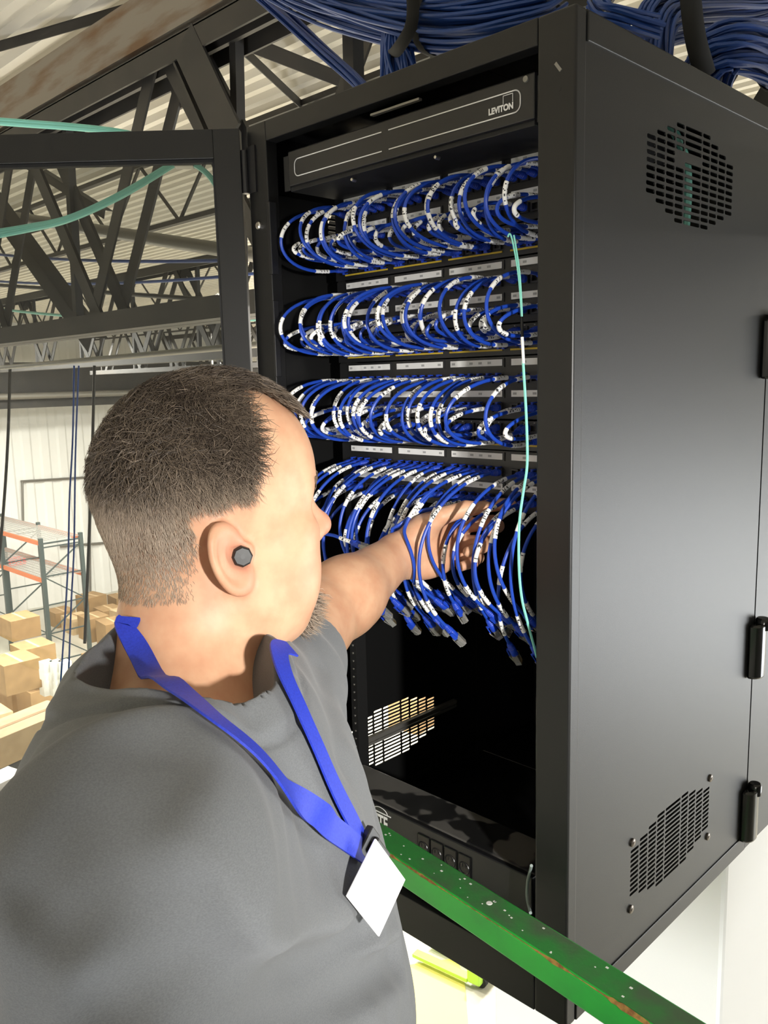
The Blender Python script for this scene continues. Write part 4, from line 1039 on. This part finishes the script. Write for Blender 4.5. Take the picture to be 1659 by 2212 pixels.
c_ = at_z(1057, 1951, RZ+.001); fl.lathe(c_, (0, 0, 1), [(0, .0042), (.0006, .0036)], 10); tag(fl.build('paint_fleck', M['paint_fleck'], top, label='white paint flecks'), kind='stuff')
ln_ = np.array([-rd[1], rd[0], 0]); ln_ = ln_ if ln_[1] < 0 else -ln_
CC = CA + ln_*1.35; CDp = CB + ln_*1.35
railbar(CA, CC, rd, 'top_rail'); 
for z in (-.33,):
    for a, b, nv in ((CA, CB, rn), (CA, CC, rd)): railbar(a + (0, 0, z-RZ), b + (0, 0, z-RZ), nv, 'mid_rail')
for q in (CA, CB, CC): MB().box(q + (0, -.046, -1.1), q + (.046, 0, -.036)).build('post', M['green'], bk, bevel=.003)
dk = MB(); dk.prism([CA + (0, 0, -1.13), CB + (0, 0, -1.13), CDp + (0, 0, -1.13), CC + (0, 0, -1.13)], (0, 0, .03)); dk.build('deck', M['pipe'], bk)
tb = MB(); 
for a, b in ((CA, CB), (CA, CC)): tb.bar(a + (0, 0, -1.03), b + (0, 0, -1.03), .006, .14)
tb.build('toe_board', M['green'], bk)

# ------------------------------------------------------------------ build the person
person = thing('person', 'man in a grey t-shirt with a blue lanyard reaching into the cabinet', 'person', (MID[0]-.05, MID[1], -.93))
def mesh_obj(name, V, Q, m, parent, attrs=None, smooth=True, label=None):
    me = bpy.data.meshes.new(name); me.from_pydata((V - wloc(parent)).tolist(), [], Q.tolist() if hasattr(Q, 'tolist') else Q)
    me.materials.append(m)
    for k, a in (attrs or {}).items():
        at = me.attributes.new(k, 'FLOAT', 'POINT'); at.data.foreach_set('value', np.asarray(a, np.float32))
    if smooth: me.polygons.foreach_set('use_smooth', [True]*len(me.polygons))
    me.validate(); o = bpy.data.objects.new(name, me); COL.objects.link(o); o.parent = parent
    if label: o['label'] = label
    return o
# hairline traced on the right side of the head, in head coordinates (x forward, z up)
HLINE = [(262, 1262), (300, 1282), (352, 1287), (385, 1273), (415, 1230), (429, 1196), (455, 1150), (480, 1125), (520, 1115), (545, 1122), (560, 1135), (566, 1100), (560, 1040), (545, 976), (540, 935), (524, 893), (506, 866)]
HP_ = [HM @ (trace(u, v, head_sdf) - HO) for u, v in HLINE if trace(u, v, head_sdf) is not None]
poly = np.array([(p[0], p[2]) for p in HP_] + [(.036, .152), (.0, .20), (-.2, .20), (-.2, HP_[0][2])])
def inside(x, z, poly):
    r = np.zeros(len(x), bool); n = len(poly)
    for i in range(n):
        (xa, za), (xb, zb) = poly[i], poly[(i+1) % n]
        c = ((za > z) != (zb > z)) & (x < (xb-xa)*(z-za)/((zb-za) + 1e-12) + xa); r ^= c
    return r
def edge_dist(q):
    d = np.full(len(q), 9.); p2 = np.stack([q[:, 0], np.zeros(len(q)), q[:, 2]], 1)
    L_ = poly[:len(HP_)]
    for a, b in zip(L_[:-1], L_[1:]): d = np.minimum(d, sd_cap(p2, (a[0], 0, a[1]), (b[0], 0, b[1]), 0, 0))
    return d
def hair_mask(P):
    q = (P - HO) @ HM.T
    m = inside(q[:, 0], q[:, 2], poly) & (q[:, 2] > -.08)
    front = (np.abs(q[:, 1]) < .034) & (q[:, 0] > .03) & (q[:, 2] > .108) & (q[:, 0] < .105)      # the forelock
    nearhead = np.linalg.norm(q - v3(0, 0, .04), axis=1) < .135
    ear = (np.abs(q[:, 1]) > .0715) & (np.abs(q[:, 0] + .008) < .036) & (np.abs(q[:, 2] - .003) < .044)
    return (m | front) & nearhead & ~ear, q
BV, BQ = mesh_sdf(body_sdf, (-.55, -.98, .02), (.42, .24, 1.0), .0030)
hm, bq = hair_mask(BV)
# soften the mask into a stubble shade
stub = np.where(hm, np.clip(.22 + .78*sstep(bq[:, 2], .025, .095), 0, 1)*(.15 + .85*sstep(edge_dist(bq), 0, .016)), 0.)
beard = (np.linalg.norm(bq - v3(.05, 0, -.06), axis=1) < .11) & (bq[:, 0] > .045) & (bq[:, 2] < -.028)
goat = np.exp(-((bq[:, 0]-.074)/.022)**2 - (bq[:, 1]/.030)**2 - ((bq[:, 2]+.079)/.028)**2)
stub = np.maximum(stub, np.where(beard, .30*goat*2, 0)); stub = np.clip(stub, 0, 1)
red = np.exp(-((bq[:, 0]-.112)/.016)**2 - (bq[:, 1]/.02)**2 - ((bq[:, 2]+.01)/.018)**2)*.9
red = np.maximum(red, np.where(np.linalg.norm(bq*v3(1, 1, 1), axis=1) < .13, np.exp(-((np.abs(bq[:, 1])-.084)/.009)**2 - ((bq[:, 0]+.006)/.022)**2 - ((bq[:, 2]-.002)/.034)**2)*.75, 0))
red = np.maximum(red, np.where(np.linalg.norm(bq, axis=1) < .15, np.exp(-((bq[:, 0]-.055)/.035)**2 - ((bq[:, 2]+.03)/.035)**2 - ((np.abs(bq[:, 1])-.055)/.03)**2)*.30, 0))
red = np.maximum(red, .6*np.exp(-((bq[:, 0]-.095)/.012)**2 - (bq[:, 1]/.020)**2 - ((bq[:, 2]+.050)/.008)**2))
red = np.maximum(red, .35*np.exp(-(np.linalg.norm(BV - (LW + .10*la), axis=1)/.05)**2))
def skin_mat():
    m = mat('skin', (.60, .345, .215), .5, sss=.12, spec=.4, bump=(240, .12, .0008)); nt = m.node_tree; b = nt.nodes['Principled BSDF']
    tc = nt.nodes.new('ShaderNodeTexCoord'); n = nt.nodes.new('ShaderNodeTexNoise'); n.inputs['Scale'].default_value = 38; n.inputs['Detail'].default_value = 4; nt.links.new(tc.outputs['Object'], n.inputs['Vector'])
    r = nt.nodes.new('ShaderNodeValToRGB'); r.color_ramp.elements[0].position = .35; r.color_ramp.elements[1].position = .68
    r.color_ramp.elements[0].color = (.63, .375, .235, 1); r.color_ramp.elements[1].color = (.55, .29, .175, 1); nt.links.new(n.outputs[0], r.inputs[0])
    def mix(prev, attr, col, s):
        a = nt.nodes.new('ShaderNodeAttribute'); a.attribute_name = attr; x = nt.nodes.new('ShaderNodeMix'); x.data_type = 'RGBA'
        mu = nt.nodes.new('ShaderNodeMath'); mu.operation = 'MULTIPLY'; mu.inputs[1].default_value = s; nt.links.new(a.outputs['Fac'], mu.inputs[0]); nt.links.new(mu.outputs[0], x.inputs[0])
        nt.links.new(prev, x.inputs[6]); x.inputs[7].default_value = (*col, 1); return x.outputs[2]
    o = mix(r.outputs[0], 'red', (.56, .20, .14), .75); o = mix(o, 'stub', (.17, .125, .09), .78); nt.links.new(o, b.inputs['Base Color']); return m
M['skin'] = skin_mat()
body = mesh_obj('body', BV, BQ, M['skin'], person, dict(red=red, stub=stub))
# ---- hair
def hair_mat():
    m = mat('brown_hair', (.06, .04, .03), .55, spec=.35); nt = m.node_tree; b = nt.nodes['Principled BSDF']; a = nt.nodes.new('ShaderNodeAttribute'); a.attribute_name = 'tone'
    r = nt.nodes.new('ShaderNodeValToRGB'); r.color_ramp.elements[0].color = (.052, .039, .030, 1); r.color_ramp.elements[1].color = (.46, .36, .27, 1); nt.links.new(a.outputs['Fac'], r.inputs[0]); nt.links.new(r.outputs[0], b.inputs['Base Color']); return m
M['hair'] = hair_mat()
def strands(roots, N, D, Ln, rad, tone, curl=.0, lift=.35):
    n = len(roots); rs = RNG
    side = np.cross(N, D); side /= np.linalg.norm(side, axis=1, keepdims=True) + 1e-9
    sg = rs.normal(0, 1, n)[:, None]*curl; V = []
    for i, t in enumerate((0, .35, .7, 1.)):
        p = roots + N*(Ln[:, None]*(lift*t*(1 - .55*t))) + D*(Ln[:, None]*t) + side*(sg*Ln[:, None]*np.sin(t*2.6))
        r = rad*(1, 1, .8, .15)[i]
        for a in (0, 2.094, 4.189): V.append(p + r*(math.cos(a)*side + math.sin(a)*N))
    V = np.stack(V, 1).reshape(-1, 3); base = (np.arange(n)*12)[:, None]; F = []
    for i in range(3):
        for j in range(3): F.append(base + np.array([[i*3+j, i*3+(j+1) % 3, i*3+3+(j+1) % 3, i*3+3+j]]))
    return V, np.concatenate(F), np.repeat(tone, 12)
fa = BV[BQ[:, 0]]; A_ = np.linalg.norm(np.cross(BV[BQ[:, 2]]-BV[BQ[:, 0]], BV[BQ[:, 3]]-BV[BQ[:, 1]]), axis=1)/2
FC = BV[BQ].mean(1)
def sample(mask_faces, n):
    ids = np.where(mask_faces)[0]; pr = A_[ids]/A_[ids].sum(); c = RNG.choice(ids, n, p=pr); w = RNG.random((n, 2))
    q = BV[BQ[c]]; P = q[:, 0]*((1-w[:, :1])*(1-w[:, 1:])) + q[:, 1]*(w[:, :1]*(1-w[:, 1:])) + q[:, 2]*(w[:, :1]*w[:, 1:]) + q[:, 3]*((1-w[:, :1])*w[:, 1:])
    return P
fm, fq = hair_mask(FC)
R = sample(fm, 42000); N = grad(body_sdf, R, .003); q = (R - HO) @ HM.T
topw = sstep(q[:, 2], .045, .095); jit = RNG.normal(0, 1, (len(R), 3))
D = (1-topw)[:, None]*(-.85*HU + .22*HF - .15*HL*np.sign(q[:, 1:2])) + topw[:, None]*(.55*HF - .2*HU) + jit*(.16 + .42*topw)[:, None]
whorl = np.sin(q[:, 0]*70 + q[:, 1]*55)*topw; D = D + whorl[:, None]*HL*.5
D = D - N*np.sum(D*N, 1)[:, None]; D /= np.linalg.norm(D, axis=1, keepdims=True) + 1e-9
Ln = (.0035 + .007*sstep(q[:, 2], -.02, .05) + .013*topw)*RNG.uniform(.7, 1.25, len(R))
tone = np.clip(.72 - .62*sstep(q[:, 2], .032, .095) + RNG.normal(0, .13, len(R)) + .12*np.sin(q[:, 0]*90+q[:, 2]*60)*topw, 0, 1)  # paler sides: the short grey-brown fade, plus lamplight put into the tone
keep = RNG.random(len(R)) < np.clip(.55 + .45*sstep(q[:, 2], -.01, .06), 0, 1)*(.12 + .88*sstep(edge_dist(q), 0, .014))
HV, HFc, HT = strands(R[keep], N[keep], D[keep], Ln[keep], .00020 + .00020*topw[keep][:, None], tone[keep], .25, .55)
mesh_obj('hair', HV, HFc, M['hair'], person, dict(tone=HT), smooth=False, label='short brown hair faded at the sides')
# goatee, brows and lashes
gw = np.exp(-((fq[:, 0]-.074)/.020)**2 - (fq[:, 1]/.028)**2 - ((fq[:, 2]+.083)/.024)**2) > .35
R = sample(gw & (fq[:, 0] > .04), 1500); N = grad(body_sdf, R, .003); D = -.6*HU + .75*HF + RNG.normal(0, .25, (len(R), 3)) + .3*N
D /= np.linalg.norm(D, axis=1, keepdims=True); HV, HFc, HT = strands(R, N, D, RNG.uniform(.008, .020, len(R)), .0003, np.clip(RNG.normal(.45, .2, len(R)), 0, 1), .2, .35)
mesh_obj('beard', HV, HFc, M['hair'], person, dict(tone=HT), smooth=False, label='grey brown goatee')
bw = np.zeros(len(FC), bool); ay = np.abs(fq[:, 1])
bw |= (ay > .012) & (ay < .050) & (np.abs(fq[:, 2] - (.042 - .10*np.abs(ay-.032))) < .0045) & (fq[:, 0] > .06)
R = sample(bw, 420); N = grad(body_sdf, R, .003); qq = (R-HO) @ HM.T; D = np.sign(qq[:, 1:2])*HL*.9 - .25*HU + RNG.normal(0, .2, (len(R), 3)); D -= N*np.sum(D*N, 1)[:, None]; D /= np.linalg.norm(D, axis=1, keepdims=True)
HV, HFc, HT = strands(R, N, D, RNG.uniform(.005, .009, len(R)), .00025, np.clip(RNG.normal(.4, .15, len(R)), 0, 1), .1, .3)
mesh_obj('eyebrows', HV, HFc, M['hair'], person, dict(tone=HT), smooth=False)
# earbud
eb = trace(520, 1201, body_sdf); en_ = nrm(-ray(520, 1201)*.75 - HL*.5)
bud = MB(); bud.lathe(eb - en_*.006, en_, [(0, .0060), (.004, .0086), (.012, .0090), (.0155, .0082), (.0165, .0070), (.0168, .002)], 8); ebo = bud.build('ear_plug', M['black_paint'])
ebo2 = ebo; tag(ebo2, 'small black ear plug sitting in the man\'s right ear', 'ear plug')
# ---- shirt
SV, SQ = mesh_sdf(shirt_sdf, (-.42, -.95, -.09), (.42, .05, .72), .0037)
M['shirt'] = mat('grey_heather_cotton', (.128, .134, .142), .95, spec=.1, noise=(750, (.155, .162, .170), .35, .65, (1, 1, 2)), bump=(900, .3, .0006), sheen=.1)
shirt = mesh_obj('t_shirt', SV, SQ, M['shirt'], person, label='grey crew-neck t-shirt')
# stitched seam of the collar
def ring_on(fn, centre, axis_pts, off, n=60): pass
# ---- trousers and boots, below the picture
hipc = v3(MID[0]-.03, MID[1]+.0, -.08)
def trousers_sdf(p):
    d = sd_ell(p, hipc, (.16, .19, .14), TM)
    for s in (-1, 1):
        a = hipc + TL*.09*s - (0, 0, .05); k = a + TL*.02*s + TF*.02 - (0, 0, .36); f = k - TF*.01 - (0, 0, .38)
        d = smin(d, sd_cap(p, a, k, .095, .07), .05); d = smin(d, sd_cap(p, k, f, .07, .06), .03)
    return smax(d, p[:, 2] - .02, .01)
TV, TQ = mesh_sdf(trousers_sdf, hipc - (.35, .35, .88), hipc + (.35, .35, .2), .009)
M['denim'] = mat('dark_trousers', (.03, .035, .05), .85, bump=(300, .3, .001))
mesh_obj('trousers', TV, TQ, M['denim'], person)
for s in (-1, 1):
    f = hipc + TL*.11*s + TF*.01; f = v3(f[0], f[1], -.93)
    bo = lambda p, f=f: smax(smin(sd_cap(p, f + TF*.0 + (0, 0, .05), f + TF*.17 + (0, 0, .035), .05, .045), sd_cap(p, f + (0, 0, .05), f + (0, 0, .14), .05, .058), .03), -(p[:, 2] + .93), .004)
    V_, Q_ = mesh_sdf(bo, f - (.15, .15, .02), f + (.30, .30, .22), .008); mesh_obj('boot', V_, Q_, M['black_plastic'], person)
# ---- lanyard, clip and badge
def on_shirt(P, off):
    P = np.array(P, float)
    cl = drape_proxy
    for _ in range(6):
        d = cl(P); P = P - grad(cl, P)*(d - off)[:, None]*.8
    return P, grad(cl, P)
def ribbon(px, wpx, name_off=.0022, hidden_start=(), drop=True):
    fn = drape_proxy
    Pt = list(hidden_start) + [x for x in (trace(u, v, fn) for u, v in px) if x is not None]
    S = spline(Pt, 70)
    for _ in range(3): S[1:-1] = .5*S[1:-1] + .25*(S[:-2] + S[2:])
    S, N = on_shirt(S, name_off)
    for _ in range(4): S[1:-1] = .5*S[1:-1] + .25*(S[:-2] + S[2:]); N[1:-1] = .5*N[1:-1] + .25*(N[:-2] + N[2:])
    T = np.gradient(S, axis=0); T /= np.linalg.norm(T, axis=1, keepdims=True)
    return S, N, T
def ribbon_mesh(S, N, T, width, twist, parent, name='strap', th=.0008):
    n = len(S); tw_ = np.interp(np.linspace(0, 1, n), [a for a, _ in twist], [b for _, b in twist])
    X = np.cross(N, T); X /= np.linalg.norm(X, axis=1, keepdims=True)
    A = np.cos(tw_)[:, None]*X + np.sin(tw_)[:, None]*N; B = np.cross(T, A); w = width/2
    S = S + N*(np.abs(np.sin(tw_))*w)[:, None]
    V = np.concatenate([S + A*w + B*th, S - A*w + B*th, S - A*w - B*th, S + A*w - B*th]); F = []
    for i in range(n-1):
        for j in range(4): F.append((j*n+i, ((j+1) % 4)*n+i, ((j+1) % 4)*n+i+1, j*n+i+1))
    F += [(0, n, 2*n, 3*n), (4*n-1, 3*n-1, 2*n-1, n-1)]
    mb = MB(); mb.add(V, F); o = mb.build(name, M['lanyard'], parent, smooth=True); return o
M['lanyard'] = mat('royal_blue_ribbon', (.020, .045, .50), .55, noise=(600, (.016, .035, .42), .4, .6, (1, 1, 1)), bump=(1500, .2, .0003))
lan = thing('lanyard', 'blue ribbon lanyard round the man\'s neck with a black clip', 'lanyard', tw(MID, .1, 0, .0))
p0_ = trace(258, 1346, drape_proxy); back = [p0_ + .020*FWD + .004*RIGHT - .016*UPV]
S1, N1, T1 = ribbon([(259, 1350), (300, 1405), (350, 1458), (400, 1505), (450, 1548), (500, 1585), (545, 1622), (585, 1665), (618, 1712), (655, 1752), (700, 1785), (745, 1815), (782, 1842)], 40, hidden_start=back)
ribbon_mesh(S1, N1, T1, .0175, [(0, 0), (.70, 0), (.80, .75), (.86, .2), (1, 0)], lan)
p1_ = trace(590, 1414, shirt_base)
S2, N2, T2 = ribbon([(610, 1455), (638, 1515), (662, 1570), (690, 1632), (715, 1690), (742, 1745), (768, 1795), (786, 1835)], 40, hidden_start=[p1_ + .022*FWD - .014*UPV, p1_])
ribbon_mesh(S2, N2, T2, .0175, [(0, 0), (1, 0)], lan)
kp = trace(788, 1838, shirt_sdf); kn = grad(shirt_sdf, kp)[0]
bx = nrm(.77*(54*RIGHT + 79*UPV)/96 + .63*FWD); bdn = .9*(55*RIGHT - 121*UPV)/133 + .43*FWD; bdn = nrm(bdn - bx*(bx @ bdn)); bn = np.cross(bx, bdn); bn = bn if bn @ FWD < 0 else -bn
cc = trace(814, 1917, shirt_base); vd = nrm(ray(814, 1917)); cd_ = (cc - CAM_C) @ FWD; bl = 133*cd_/CAM_F/.9; BW = 96*cd_/CAM_F/.77
for _ in range(20):                                 # the card lies just clear of the shirt
    corner = np.array([cc + i*bdn*bl/2 + j*bx*BW/2 for i in np.linspace(-1, 1, 9) for j in np.linspace(-1, 1, 7)])
    if min(shirt_sdf(corner - vd*q).min() for q in (0, .008, .016, .024, .032)) > .002: break
    cc = cc - vd*.003
MB().obox(kp + kn*.008 + bdn*.004, (bdn, bx, bn), (.012, .0065, .005)).build('clip', M['black_plastic'], lan, bevel=.002)
MB().obox(kp + kn*.006 - bdn*.008, (bdn, bx, bn), (.007, .011, .003)).build('crimp', M['black_plastic'], lan, bevel=.001)
bg = thing('id_badge', 'blank white badge card hanging from the lanyard at the man\'s waist', 'badge', cc)
MB().obox(cc, (bdn, bx, bn), (bl/2, BW/2, .0009)).build('card', M['white'], bg, bevel=.0006)
